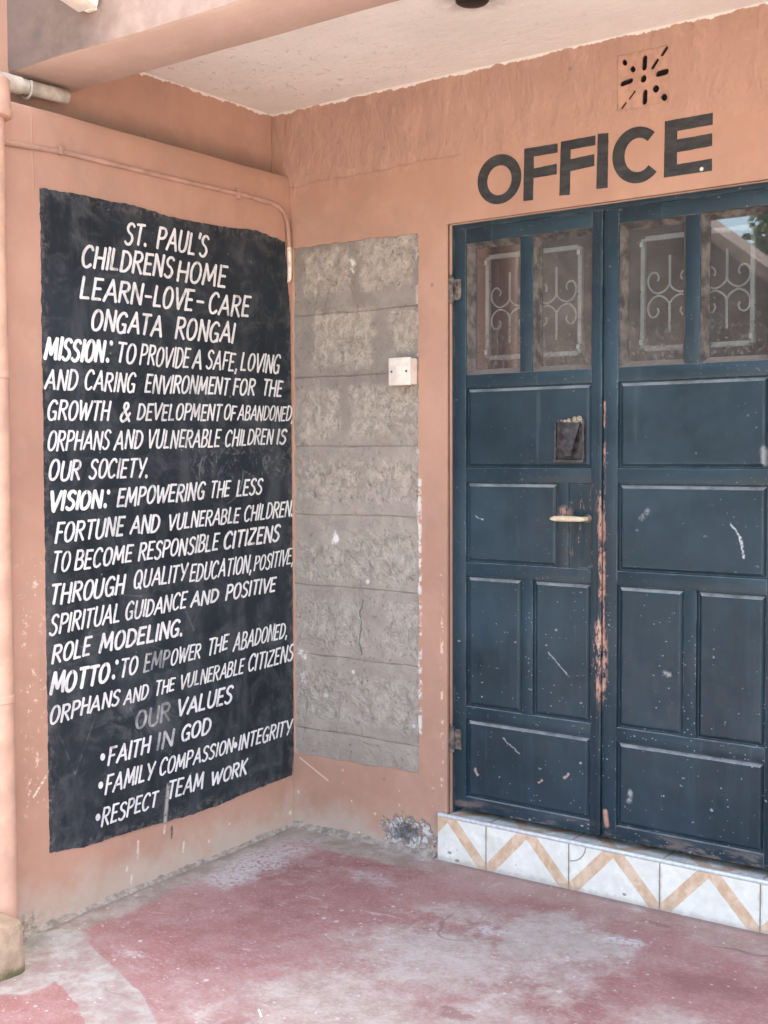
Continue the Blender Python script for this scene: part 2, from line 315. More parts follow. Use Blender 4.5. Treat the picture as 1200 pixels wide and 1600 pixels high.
def mat_glass():
    s = NT('dusty_pane_glass', 0.03, 0.5)
    n1 = s.noise(6, 5, .65); n2 = s.noise(60, 5, .7, off=2)
    dust = s.add(s.ss(n1, .25, .8, .11, .25), s.mul(s.specks(60, .35, .22, off=3), .25))
    low = s.mul(s.ss(s.Z, 1.78, 2.05, 1.0, 0.0), s.mul(s.ss(n2, .5, .62), .35))
    dust = s.op('ADD', dust, low, clamp=True)
    dif = s.n.new('ShaderNodeBsdfDiffuse'); s.put(dif.inputs[0], s.mix(n2, (0.125, 0.127, 0.128), (0.235, 0.237, 0.238)))
    tr = s.n.new('ShaderNodeBsdfTransparent'); tr.inputs[0].default_value = (.93, .95, .95, 1)
    gl = s.n.new('ShaderNodeBsdfGlossy'); gl.inputs['Roughness'].default_value = 0.015
    fr = s.n.new('ShaderNodeFresnel'); fr.inputs[0].default_value = 1.62
    a = s.n.new('ShaderNodeMixShader'); s.put(a.inputs[0], dust); s.t.links.new(tr.outputs[0], a.inputs[1]); s.t.links.new(dif.outputs[0], a.inputs[2])
    b = s.n.new('ShaderNodeMixShader'); s.put(b.inputs[0], s.op('MULTIPLY', fr.outputs[0], 2.2, clamp=True)); s.t.links.new(a.outputs[0], b.inputs[1]); s.t.links.new(gl.outputs[0], b.inputs[2])
    s.t.links.new(b.outputs[0], s.n['Material Output'].inputs[0]); s.n.remove(s.b)
    return s.m

def mat_floor():
    s = NT('red_oxide_cement', 0.6, 0.35)
    wob = s.mul(s.sub(s.noise(4, 6, .7, off=1), .5), .5); wob2 = s.mul(s.sub(s.noise(4, 6, .7, off=6), .5), .5)
    wx, wy = s.add(s.X, wob), s.add(s.Y, wob2)
    n1 = s.noise(2.3, 6, .65, off=2); n2 = s.noise(12, 6, .7); n3 = s.noise(60, 4, .7, off=4)
    red = s.mix(s.ss(n1, .3, .7), (0.285, 0.122, 0.112), (0.40, 0.215, 0.198))
    red = s.mix(s.mul(s.ss(n2, .42, .68), .5), red, (0.44, 0.275, 0.26))
    red = s.mix(s.mul(s.ss(n3, .55, .7), .4), red, (0.24, 0.10, 0.095))
    gry = s.mix(s.ss(n2, .3, .7), (0.43, 0.395, 0.34), (0.59, 0.555, 0.49))
    gry = s.mix(s.mul(s.ss(n3, .52, .68), .5), gry, (0.62, 0.575, 0.53))
    # worn ground: a broad field of traffic wear, broken up by fine chips so that its edge is crisp
    fld = s.mul(s.ss(s.noise(1.3, 5, .65, off=9), .40, .70), .62)
    for (x, y, rx, ry, k) in ((1.42, -.42, .24, .17, .78), (1.18, -.72, .36, .22, .62), (1.12, -1.12, .34, .26, .62), (1.5, -1.0, .3, .14, .55), (1.95, -.7, .14, .10, .5), (1.05, -.40, .2, .1, .5)):
        fld = s.mx(fld, s.mul(s.ell(wx, wy, x, y, rx, ry, .7), k))
    chip = s.add(s.mul(s.sub(n3, .5), .9), s.mul(s.sub(n2, .5), .9))
    worn = s.mx(s.mul(s.ss(s.add(fld, chip), .42, .56), .42), s.mul(s.ss(s.add(fld, s.mul(chip, .5)), .15, .70), .72))
    # bare grey border along the walls
    bord = s.mx(s.ss(s.add(s.mul(s.Y, -1), s.mul(wob, .35)), .05, .26, 1.0, 0.0), s.ss(s.add(s.X, s.mul(wob2, .3)), .02, .22, 1.0, 0.0))
    bord = s.mul(s.ss(s.add(bord, s.mul(chip, .5)), .25, .6), s.ss(s.X, .55, .80, .85, .3))
    c = s.mix(worn, red, gry)
    c = s.mix(bord, c, s.mix(s.ss(n2, .35, .65), (0.27, 0.235, 0.195), (0.42, 0.38, 0.325)))
    film = s.mul(s.ss(s.noise(5, 6, .75, off=51, stretch=(1, 1.3, 1)),   .45, .68), .24); c = s.mix(film, c, (0.47, 0.40, 0.375))
    fine = s.noise(130, 4, .75, off=53, stretch=(.6, 1, 1)); c = s.mix(s.mul(s.ss(fine, .54, .68), .38), c, (0.60, 0.53, 0.50)); c = s.mix(s.mul(s.ss(fine, .32, .46, 1.0, 0.0), .30), c, (0.19, 0.10, 0.095))
    scf = s.ss(s.noise(22, 5, .8, off=57, stretch=(.35, 1.2, 1), dist=.6), .60, .68); c = s.mix(s.mul(scf, .45), c, (0.60, 0.52, 0.49))
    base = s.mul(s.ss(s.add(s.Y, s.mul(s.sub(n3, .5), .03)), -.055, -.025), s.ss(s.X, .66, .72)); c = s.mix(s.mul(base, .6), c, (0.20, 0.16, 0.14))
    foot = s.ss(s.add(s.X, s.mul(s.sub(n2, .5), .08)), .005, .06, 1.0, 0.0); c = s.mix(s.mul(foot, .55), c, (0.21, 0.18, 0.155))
    crk = s.mul(s.ss(s.op('ABSOLUTE', s.sub(s.noise(1.1, 3, .5, off=21), .5)), .0015, .004, 1.0, 0.0), s.ss(s.noise(2, 2, off=23), .5, .6))
    c = s.mix(s.mul(crk, .6), c, (0.14, 0.09, 0.08))
    # curved grey-green cement repair running out from the plinth
    wx3 = s.add(s.X, s.mul(s.sub(n2, .5), .03)); wy3 = s.add(s.Y, s.mul(s.sub(n2, .5), .03))
    rp = s.mx(s.line(wx3, wy3, (.10, -1.28), (.33, -1.36), .085, .15), s.mx(s.line(wx3, wy3, (.33, -1.36), (.56, -1.44), .085, .12), s.line(wx3, wy3, (.56, -1.44), (.98, -1.68), .09, .12)))
    rp = s.mx(rp, s.line(wx3, wy3, (.12, -1.28), (.25, -1.5), .10, .5))
    c = s.mix(s.mul(s.ss(s.add(rp, s.mul(chip, .3)), .30, .72), s.ss(n2, .3, .65, .35, .78)), c, s.mix(s.ss(n2, .3, .7), (0.36, 0.37, 0.335), (0.52, 0.53, 0.485)))
    # lime splashes, pale blots, scuffs
    wl = s.add(s.Y, s.mul(s.sub(s.noise(9, 6, .75, off=3), .5), .22)); wk = s.add(s.X, s.mul(s.sub(s.noise(9, 6, .75, off=8), .5), .22))
    for (x, y, rx, ry, k) in ((.17, -.40, .10, .26, .8), (.22, -.56, .06, .10, .6), (1.60, -.30, .05, .03, .9), (1.22, -.46, .06, .035, .7), (.62, -.30, .10, .05, .4), (.38, -1.2, .05, .03, .5), (.66, .02, .12, .06, .7)):
        c = s.mix(s.mul(s.mul(s.ell(wk, wl, x, y, rx, ry, .6), s.ss(n3, .35, .55)), k), c, (0.60, 0.575, 0.565))
    for (x, y, rx, ry) in ((1.93, -.44, .13, .07), (1.42, -.98, .05, .03), (1.62, -.13, .05, .02)):
        c = s.mix(s.mul(s.ell(wk, wl, x, y, rx, ry, .4), .6), c, (0.25, 0.115, 0.105))
    sc = s.ss(s.noise(9, 5, .75, stretch=(1, .25, 1), dist=1.2, off=7), .62, .70)
    c = s.mix(s.mul(sc, .4), c, (0.55, 0.42, 0.40))
    c = s.mix(s.mul(s.specks(24, .22, .25, off=2), .7), c, (0.66, 0.55, 0.54))
    c = s.mix(s.mul(s.specks(60, .3, .14, off=4), .55), c, (0.72, 0.66, 0.64))
    c = s.mix(s.mul(s.specks(20, .12, .10, off=7), .6), c, (0.12, 0.08, 0.07))
    s.bump(s.add(s.mul(n2, .5), s.mul(n3, .2)), .005, .6)
    return s.out(c, s.ss(n2, .3, .7, .48, .75))

def mat_tile(x0, face):
    s = NT('glazed_tile_'+face, 0.18, 0.5)
    x = s.X
    u = s.op('PINGPONG', s.sub(x, x0), .1655)
    v = s.Z if face == 'riser' else s.sub(.185, s.add(s.Y, .02))
    d = s.op('ABSOLUTE', s.sub(s.sub(u, s.mul(v, .93)), .004))
    st = s.ss(d, .0265, .0285, 1.0, 0.0)
    nb = s.noise(40, 4, .6, stretch=(1, 1, .6)); grain = s.noise(18, 4, .6, off=3)
    beige = s.mix(s.ss(s.add(s.mul(nb, .6), s.mul(grain, .4)), .38, .62), (0.62, 0.42, 0.27), (0.77, 0.585, 0.43))
    white = s.mix(s.ss(grain, .3, .7), (0.74, 0.73, 0.66), (0.85, 0.84, 0.77))
    c = s.mix(st, white, beige)
    jl = s.ss(s.op('PINGPONG', s.sub(x, x0), .1655), .0016, .0028, 1.0, 0.0)
    jd = s.mul(s.ss(s.op('PINGPONG', s.sub(x, x0), .1655), .002, .012, 1.0, 0.0), s.ss(nb, .4, .6)); c = s.mix(s.mul(jd, .5), c, (0.45, 0.37, 0.29))
    smr = s.ss(s.noise(7, 5, .7, off=6), .50, .70); c = s.mix(s.mul(smr, .28), c, (0.50, 0.44, 0.38))
    c = s.mix(jl, c, (0.26, 0.20, 0.15))
    c = s.mix(s.mul(s.specks(45, .25, .10, off=2), .7), c, (0.30, 0.26, 0.22))
    if face == 'riser':
        gr = s.ss(s.add(s.Z, s.mul(s.sub(nb, .5), .03)), .004, .028, 1.0, 0.0)
        c = s.mix(s.mul(gr, .55), c, (0.42, 0.33, 0.28))
        ck = s.op('ABSOLUTE', s.sub(s.op('SQRT', s.add(s.mul(s.sub(x, 1.256), s.sub(x, 1.256)), s.mul(s.sub(s.Z, .165), s.sub(s.Z, .165)))), .062))
        c = s.mix(s.mul(s.ss(ck, .001, .003, 1.0, 0.0), s.ss(x, 1.257, 1.26)), c, (0.28, 0.25, 0.22))
        for (a, b) in ((.765, .035), (.80, .012), (1.46, .03)):
            c = s.mix(s.mul(s.ell(s.add(s.X, s.mul(s.sub(nb, .5), .02)), s.Z, a, b, .008, .005, .4), .8), c, (0.18, 0.17, 0.16))
    else:
        c = s.mix(s.mul(s.ss(nb, .35, .65), .35), c, (0.45, 0.40, 0.36))
    return s.out(c, s.ss(grain, .3, .7, .14, .3))

def mat_ceiling():
    s = NT('cream_rough_ceiling', 0.9, 0.1)
    n1 = s.noise(2, 5, .6); n2 = s.noise(24, 6, .7, dist=.5); n3 = s.noise(7, 5, .7, stretch=(.4, 1.3, 1), off=3)
    c = s.mix(s.ss(n1, .3, .7), (0.74, 0.71, 0.655), (0.83, 0.80, 0.75))
    c = s.mix(s.mul(s.ss(n3, .5, .7), .3), c, (0.81, 0.76, 0.69))
    crumb = s.mul(s.ss(s.noise(30, 6, .75, off=5), .60, .66), s.ss(s.X, .0, .9, 1.0, .15))
    c = s.mix(s.mul(crumb, .7), c, (0.84, 0.78, 0.68))
    c = s.mix(s.mul(s.specks(12, .08, .2), .6), c, (0.25, 0.2, 0.17))
    st = s.ell(s.X, s.Y, 1.215, -.55, .10, .085, .6)
    c = s.mix(s.mul(s.mul(st, s.ss(n2, .35, .6)), .6), c, (0.20, 0.15, 0.12))
    s.bump(s.add(s.add(s.mul(n2, .6), s.mul(n3, .8)), s.mul(crumb, 1.2)), .008, .7)
    return s.out(c)

def mat_ground():
    s = NT('packed_earth', 0.95, 0.1)
    n1 = s.noise(.8, 6, .65); n2 = s.noise(14, 5, .7)
    c = s.mix(s.ss(n1, .3, .7), (0.21, 0.20, 0.185), (0.28, 0.27, 0.25))
    c = s.mix(s.mul(s.ss(n2, .5, .7), .4), c, (0.16, 0.15, 0.135))
    s.bump(n2, .02, .6); return s.out(c)

def mat_beam():
    s = NT('dusty_terracotta_beam', .85, .2)
    n1 = s.noise(3, 5, .6); n2 = s.noise(14, 5, .65, off=3)
    c = s.mix(s.ss(n1, .3, .7), (0.47, 0.335, 0.275), (0.54, 0.40, 0.335))
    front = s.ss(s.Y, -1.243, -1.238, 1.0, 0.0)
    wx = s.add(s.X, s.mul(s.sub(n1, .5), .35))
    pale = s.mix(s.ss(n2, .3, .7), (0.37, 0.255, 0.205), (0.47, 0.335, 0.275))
    dark_tone = s.mix(s.ss(n2, .3, .7), (0.155, 0.112, 0.093), (0.215, 0.158, 0.132))
    f = s.mix(s.ss(wx, .22, .48), dark_tone, pale)  # front face darker at low X, paler along the rest
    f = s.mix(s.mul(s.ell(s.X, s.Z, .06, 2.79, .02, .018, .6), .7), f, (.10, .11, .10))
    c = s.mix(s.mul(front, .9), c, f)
    c = s.mix(s.mul(s.ss(s.add(s.X, s.mul(s.sub(n2, .5), .1)), -.08, .10, 1.0, 0.0), .3), c, (.28, .22, .20))
    s.bump(n2, .005, .7)
    return s.out(c)

M = {}
M['wall_b'] = mat_plaster('terracotta_wall_paint', 'X', 'door')
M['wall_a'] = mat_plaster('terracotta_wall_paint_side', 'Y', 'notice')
M['wall_o'] = mat_plaster('terracotta_paint_plain', 'X', '')
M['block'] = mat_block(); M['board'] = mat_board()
M['letter'] = mat_letter('white_brush_paint', 0.3, .84); M['bold'] = mat_letter('white_thick_brush_paint', 0.0, .88); M['faded'] = mat_letter('rubbed_white_paint', .55, .74)
M['office'] = mat_office(); M['door'] = mat_door(); M['glass'] = mat_glass(); M['floor'] = mat_floor()
M['ceiling'] = mat_ceiling(); M['ground'] = mat_ground()
M['riser'] = mat_tile(.923, 'riser'); M['tread'] = mat_tile(.923, 'tread')
M['alu'] = plain('aluminium_nosing', (0.70, 0.74, 0.76), .30, .08, 60, .5, .25)
M['grille'] = plain('cream_grille_paint', (0.86, 0.84, 0.79), .5, .06, 40)
M['plastic'] = plain('white_switch_plastic', (0.76, 0.68, 0.60), .35, .06, 30, .5)
M['rocker'] = plain('paler_switch_rocker', (0.80, 0.72, 0.63), .3, .03, 30, .5)
M['screw'] = plain('dark_screw', (0.10, 0.08, 0.07), .4, .2, 60)
M['conduit'] = plain('terracotta_painted_pipe', (0.445, 0.27, 0.205), .8, .10, 14, .3, 0, .002)
M['conduit_bare'] = plain('bare_cream_pipe', (0.80, 0.70, 0.56), .5, .15, 40)
M['grey_pipe'] = plain('weathered_grey_pipe', (0.50, 0.45, 0.38), .6, .18, 18, .3, 0, .002)
M['pipe'] = plain('terracotta_painted_downpipe', (0.56, 0.35, 0.26), .5, .08, 12, .4, 0, .001)
M['beam'] = mat_beam()
M['dark'] = plain('slot_shade_black', (0.012, 0.011, 0.010), .9, .1)  # near-black that stands in for shade inside the vent
M['vent'] = plain('terracotta_vent_block', (0.48, 0.285, 0.21), .8, .1, 18, .2, 0, .003)
M['room'] = plain('dim_room_wall', (0.34, 0.335, 0.325), .9, .1, 2)
M['plinth'] = plain('mossy_cement', (0.33, 0.26, 0.18), .9, .2, 9, .2, 0, .006)
M['cream_handle'] = plain('cream_lever_enamel', (0.66, 0.565, 0.39), .28, .1, 50, .5)
M['rusty'] = plain('rust_stained_steel', (0.17, 0.14, 0.12), .6, .35, 45, .4, .2, .002)
M['latch'] = plain('worn_brown_black_paint', (0.066, 0.060, 0.060), .38, .35, 40, .5, 0, .002)
M['chip'] = plain('buff_bare_metal', (0.34, 0.28, 0.21), .6, .3, 70)
M['white_box'] = plain('dusty_white_enamel', (0.78, 0.74, 0.67), .45, .08, 14)
M['black'] = plain('black_fitting', (0.02, 0.018, 0.016), .5, .2)
M['roof'] = plain('brown_corrugated_roof', (0.16, 0.115, 0.09), .5, .2, 5)
M['cement'] = plain('grey_cement_render', (0.13, 0.125, 0.12), .9, .15, 2)
M['bark'] = plain('grey_bark', (0.16, 0.12, 0.09), .9, .3, 12)
M['paper'] = plain('white_scrap', (0.8, 0.78, 0.75), .6, .05)
LINES = [
 ("ST. PAUL'S", [
   ('ST.', [(-0.8572, 2.2078), (-0.762, 2.2129), (-0.7458, 2.2852), (-0.8415, 2.2788)], 0),
   ("PAUL'S", [(-0.7111, 2.2117), (-0.4692, 2.2145), (-0.4512, 2.2918), (-0.6946, 2.2847)], 0),
  ]),
 ('CHILDRENS HOME', [
   ('CHILDRENS', [(-1.0449, 2.1081), (-0.6425, 2.1163), (-0.6256, 2.1901), (-1.0297, 2.1787)], 0),
   ('HOME', [(-0.6178, 2.1109), (-0.3752, 2.1124), (-0.3568, 2.19), (-0.6014, 2.1825)], 0),
  ]),
 ('LEARN-LOVE-CARE', [
   ('LEARN', [(-1.0507, 2.0045), (-0.787, 2.0105), (-0.7707, 2.083), (-1.0357, 2.0741)], 0),
   ('-', [(-0.7741, 2.0062), (-0.7458, 2.0057), (-0.7297, 2.0771), (-0.7583, 2.0763)], 0),
   ('LOVE', [(-0.733, 2.0085), (-0.5473, 2.0113), (-0.5303, 2.0846), (-0.7166, 2.0809)], 0),
   ('-', [(-0.5267, 2.0116), (-0.4925, 2.0114), (-0.4758, 2.0828), (-0.5102, 2.0825)], 0),
   ('CARE', [(-0.4648, 2.0088), (-0.2525, 2.0142), (-0.2343, 2.0896), (-0.4475, 2.0823)], 0),
  ]),
 ('ONGATA RONGAI', [
   ('ONGATA', [(-1.0069, 1.9049), (-0.6985, 1.9071), (-0.6828, 1.9756), (-0.9919, 1.9734)], 0),
   ('RONGAI', [(-0.63, 1.9057), (-0.3345, 1.9106), (-0.3167, 1.9848), (-0.6132, 1.9786)], 0),
  ]),
 ('MISSION: TO PROVIDE A SAFE, LOVING', [
   ('MISSION:', [(-1.197, 1.798), (-0.9363, 1.801), (-0.9206, 1.8719), (-1.1825, 1.8661)], 2),
   ('TO', [(-0.9034, 1.8045), (-0.8236, 1.8013), (-0.8084, 1.8689), (-0.8888, 1.8703)], 0),
   ('PROVIDE', [(-0.7989, 1.8028), (-0.5685, 1.802), (-0.5522, 1.872), (-0.7836, 1.8707)], 0),
   ('A', [(-0.5462, 1.8041), (-0.5054, 1.8029), (-0.4896, 1.8704), (-0.5305, 1.871)], 0),
   ('SAFE,', [(-0.4761, 1.8071), (-0.3176, 1.8063), (-0.3016, 1.8725), (-0.4603, 1.8741)], 0),
   ('LOVING', [(-0.2935, 1.8094), (-0.0793, 1.811), (-0.0617, 1.8818), (-0.2774, 1.8758)], 0),
  ]),
 ('AND CARING ENVIRONMENT FOR THE', [
   ('AND', [(-1.197, 1.7034), (-1.0749, 1.7025), (-1.0609, 1.7667), (-1.1838, 1.7653)], 0),
   ('CARING', [(-1.0398, 1.7063), (-0.8265, 1.7065), (-0.8122, 1.7698), (-1.0264, 1.7678)], 0),
   ('ENVIRONMENT', [(-0.7758, 1.7061), (-0.3642, 1.7164), (-0.3498, 1.7766), (-0.7615, 1.7692)], 0),
   ('FOR', [(-0.338, 1.7157), (-0.2241, 1.7174), (-0.2092, 1.7781), (-0.323, 1.7779)], 0),
   ('THE', [(-0.1753, 1.7202), (-0.0652, 1.7207), (-0.0503, 1.7803), (-0.1602, 1.7814)], 0),
  ]),
 ('GROWTH & DEVELOPMENT OF ABANDONED,', [
   ('GROWTH', [(-1.1908, 1.6038), (-0.9403, 1.6054), (-0.9262, 1.6688), (-1.1772, 1.6671)], 0),
   ('&', [(-0.8894, 1.6057), (-0.8472, 1.6066), (-0.833, 1.6696), (-0.8746, 1.6714)], 0),
   ('DEVELOPMENT', [(-0.8127, 1.6114), (-0.4064, 1.6186), (-0.3924, 1.6773), (-0.8002, 1.6666)], 0),
   ('OF', [(-0.3894, 1.6208), (-0.3277, 1.6212), (-0.3144, 1.6763), (-0.3757, 1.6779)], 0),
   ('ABANDONED,', [(-0.3125, 1.6225), (0.0019, 1.6257), (0.0164, 1.683), (-0.2993, 1.6768)], 0),
  ]),
 ('ORPHANS AND VULNERABLE CHILDREN IS', [
   ('ORPHANS', [(-1.1936, 1.5049), (-0.9415, 1.5108), (-0.9279, 1.5717), (-1.1801, 1.568)], 0),
   ('AND', [(-0.9157, 1.5101), (-0.7974, 1.5153), (-0.7834, 1.5771), (-0.9018, 1.5721)], 0),
   ('VULNERABLE', [(-0.7682, 1.5138), (-0.4147, 1.522), (-0.3998, 1.5839), (-0.754, 1.576)], 0),
   ('CHILDREN', [(-0.382, 1.5239), (-0.1233, 1.5325), (-0.1091, 1.5894), (-0.3671, 1.5853)], 0),
   ('IS', [(-0.0919, 1.5345), (-0.041, 1.5367), (-0.0271, 1.5916), (-0.078, 1.5899)], 0),
  ]),
 ('OUR SOCIETY.', [
   ('OUR', [(-1.19, 1.4087), (-1.0664, 1.4111), (-1.0529, 1.4727), (-1.1764, 1.4718)], 0),
   ('SOCIETY.', [(-1.0257, 1.412), (-0.7718, 1.4159), (-0.7568, 1.4811), (-1.0122, 1.4733)], 0),
  ]),
 ('VISION: EMPOWERING THE LESS', [
   ('VISION:', [(-1.1883, 1.3108), (-0.9522, 1.316), (-0.9395, 1.3726), (-1.175, 1.3722)], 2),
   ('EMPOWERING', [(-0.9078, 1.3152), (-0.4987, 1.3292), (-0.4844, 1.3891), (-0.8939, 1.377)], 0),
   ('THE', [(-0.4647, 1.3308), (-0.3649, 1.3375), (-0.351, 1.3945), (-0.4502, 1.3911)], 0),
   ('LESS', [(-0.3239, 1.3363), (-0.1859, 1.3407), (-0.171, 1.4004), (-0.3096, 1.3946)], 0),
  ]),
 ('FORTUNE AND VULNERABLE CHILDREN.', [
   ('FORTUNE', [(-1.1681, 1.2076), (-0.8862, 1.2182), (-0.8721, 1.2802), (-1.1539, 1.273)], 0),
   ('AND', [(-0.8511, 1.2188), (-0.7222, 1.2218), (-0.7083, 1.2816), (-0.8376, 1.278)], 0),
   ('VULNERABLE', [(-0.6745, 1.2244), (-0.3152, 1.2364), (-0.3013, 1.2929), (-0.6617, 1.2789)], 0),
   ('CHILDREN.', [(-0.284, 1.2368), (-0.0032, 1.2486), (0.0125, 1.31), (-0.2695, 1.2954)], 0),
  ]),
 ('TO BECOME RESPONSIBLE CITIZENS', [
   ('TO', [(-1.183, 1.1108), (-1.1166, 1.1132), (-1.1027, 1.1761), (-1.1686, 1.1766)], 0),
   ('BECOME', [(-1.0915, 1.1144), (-0.8498, 1.1232), (-0.837, 1.1791), (-1.0773, 1.1783)], 0),
   ('RESPONSIBLE', [(-0.8166, 1.1241), (-0.4294, 1.1385), (-0.415, 1.1981), (-0.803, 1.1836)], 0),
   ('CITIZENS', [(-0.3959, 1.1399), (-0.0872, 1.1538), (-0.0718, 1.2143), (-0.3806, 1.2024)], 0),
  ]),
 ('THROUGH QUALITY EDUCATION, POSITIVE,', [
   ('THROUGH', [(-1.1924, 1.0088), (-0.8865, 1.0183), (-0.8724, 1.08), (-1.1785, 1.072)], 0),
   ('QUALITY', [(-0.8384, 1.0314), (-0.592, 1.0383), (-0.5777, 1.0986), (-0.8247, 1.0913)], 0),
   ('EDUCATION,', [(-0.5729, 1.0308), (-0.2466, 1.0419), (-0.2306, 1.1059), (-0.5582, 1.092)], 0),
   ('POSITIVE,', [(-0.2314, 1.0434), (-0.0031, 1.0548), (0.0134, 1.1188), (-0.2175, 1.0987)], 0),
  ]),
 ('SPIRITUAL GUIDANCE AND POSITIVE', [
   ('SPIRITUAL', [(-1.1952, 0.9119), (-0.907, 0.9246), (-0.8928, 0.9867), (-1.1815, 0.9742)], 0),
   ('GUIDANCE', [(-0.8782, 0.9254), (-0.5963, 0.9385), (-0.5827, 0.9952), (-0.8648, 0.9839)], 0),
   ('AND', [(-0.5672, 0.9381), (-0.4316, 0.9462), (-0.4203, 0.9926), (-0.5547, 0.9901)], 0),
   ('POSITIVE', [(-0.3872, 0.9454), (-0.1116, 0.9556), (-0.0977, 1.0101), (-0.3736, 1.0008)], 0),
  ]),
 ('ROLE MODELING.', [
   ('ROLE', [(-1.1878, 0.818), (-1.0348, 0.8265), (-1.0216, 0.8854), (-1.175, 0.8758)], 0),
   ('MODELING.', [(-0.9927, 0.8264), (-0.6127, 0.8424), (-0.5994, 0.8979), (-0.9791, 0.8866)], 0),
  ]),
 ('MOTTO: TO EMPOWER THE ABADONED,', [
   ('MOTTO:', [(-1.1981, 0.7173), (-0.9282, 0.7302), (-0.915, 0.7879), (-1.1831, 0.7852)], 2),
   ('TO', [(-0.9056, 0.73), (-0.8312, 0.7337), (-0.8179, 0.7909), (-0.8915, 0.7911)], 0),
   ('EMP', [(-0.7962, 0.7352), (-0.6833, 0.7398), (-0.6699, 0.7962), (-0.7818, 0.7967)], 1),
   ('OWER', [(-0.6708, 0.7381), (-0.5259, 0.7479), (-0.5133, 0.8), (-0.6573, 0.7945)], 0),
   ('THE', [(-0.4863, 0.7478), (-0.3821, 0.7613), (-0.3688, 0.8148), (-0.4716, 0.8079)], 0),
   ('ABADONED,', [(-0.3494, 0.7472), (-0.0419, 0.767), (-0.0268, 0.8255), (-0.3334, 0.8114)], 0),
  ]),
 ('ORPHANS AND THE VULNERABLE CITIZENS', [
   ('ORPHANS', [(-1.2, 0.621), (-0.9131, 0.6419), (-0.9021, 0.6895), (-1.1872, 0.6785)], 0),
   ('AND', [(-0.8885, 0.6349), (-0.7834, 0.6406), (-0.7719, 0.6893), (-0.8781, 0.6796)], 0),
   ('THE', [(-0.7485, 0.6432), (-0.6566, 0.6488), (-0.6464, 0.6913), (-0.7363, 0.6947)], 0),
   ('VULNERABLE', [(-0.6264, 0.6466), (-0.2981, 0.6583), (-0.2841, 0.7142), (-0.6141, 0.6976)], 0),
   ('CITIZENS', [(-0.2704, 0.6579), (-0.0102, 0.6684), (0.0065, 0.7326), (-0.2553, 0.7175)], 0),
  ]),
 ('OUR VALUES', [
   ('OUR', [(-0.8361, 0.5395), (-0.6802, 0.543), (-0.6706, 0.6057), (-0.8271, 0.5988)], 1),
   ('VALUES', [(-0.6428, 0.5513), (-0.3628, 0.5559), (-0.3473, 0.618), (-0.6294, 0.607)], 0),
  ]),
 ('FAITH IN GOD', [
   ('*', [(-0.9965, 0.451), (-0.9774, 0.4534), (-0.9651, 0.5071), (-0.9839, 0.506)], 0),
   ('FAITH', [(-0.9622, 0.4414), (-0.7771, 0.4488), (-0.7639, 0.5046), (-0.9485, 0.5007)], 0),
   ('IN', [(-0.7428, 0.447), (-0.6671, 0.4524), (-0.6538, 0.5077), (-0.7286, 0.5063)], 1),
   ('GOD', [(-0.6235, 0.4559), (-0.4815, 0.4585), (-0.4676, 0.5149), (-0.6108, 0.5084)], 0),
  ]),
 ('FAMILY COMPASSION INTEGRITY', [
   ('*', [(-1.0082, 0.356), (-0.9893, 0.3581), (-0.977, 0.4116), (-0.9957, 0.4108)], 0),
   ('FAMILY', [(-0.9761, 0.3431), (-0.7626, 0.3522), (-0.7489, 0.4096), (-0.9618, 0.4051)], 0),
   ('COMPASSION', [(-0.7309, 0.3521), (-0.3596, 0.3683), (-0.3473, 0.4172), (-0.7171, 0.4099)], 0),
   ('*', [(-0.3505, 0.3692), (-0.3387, 0.3714), (-0.3267, 0.4187), (-0.3384, 0.4173)], 0),
   ('INTEGRITY', [(-0.3235, 0.3657), (-0.0244, 0.373), (-0.0095, 0.4294), (-0.31, 0.4192)], 0),
  ]),
 ('RESPECT TEAM WORK', [
   ('*', [(-1.0201, 0.2534), (-1.0029, 0.2555), (-0.991, 0.3072), (-1.0079, 0.3064)], 0),
   ('RESPECT', [(-0.9942, 0.2389), (-0.7466, 0.2496), (-0.734, 0.3022), (-0.9803, 0.2991)], 0),
   ('TEAM', [(-0.6941, 0.261), (-0.5209, 0.2604), (-0.5069, 0.3169), (-0.6795, 0.3214)], 0),
   ('WORK', [(-0.4748, 0.2615), (-0.285, 0.2641), (-0.2706, 0.3205), (-0.4627, 0.3101)], 0),
  ]),
]
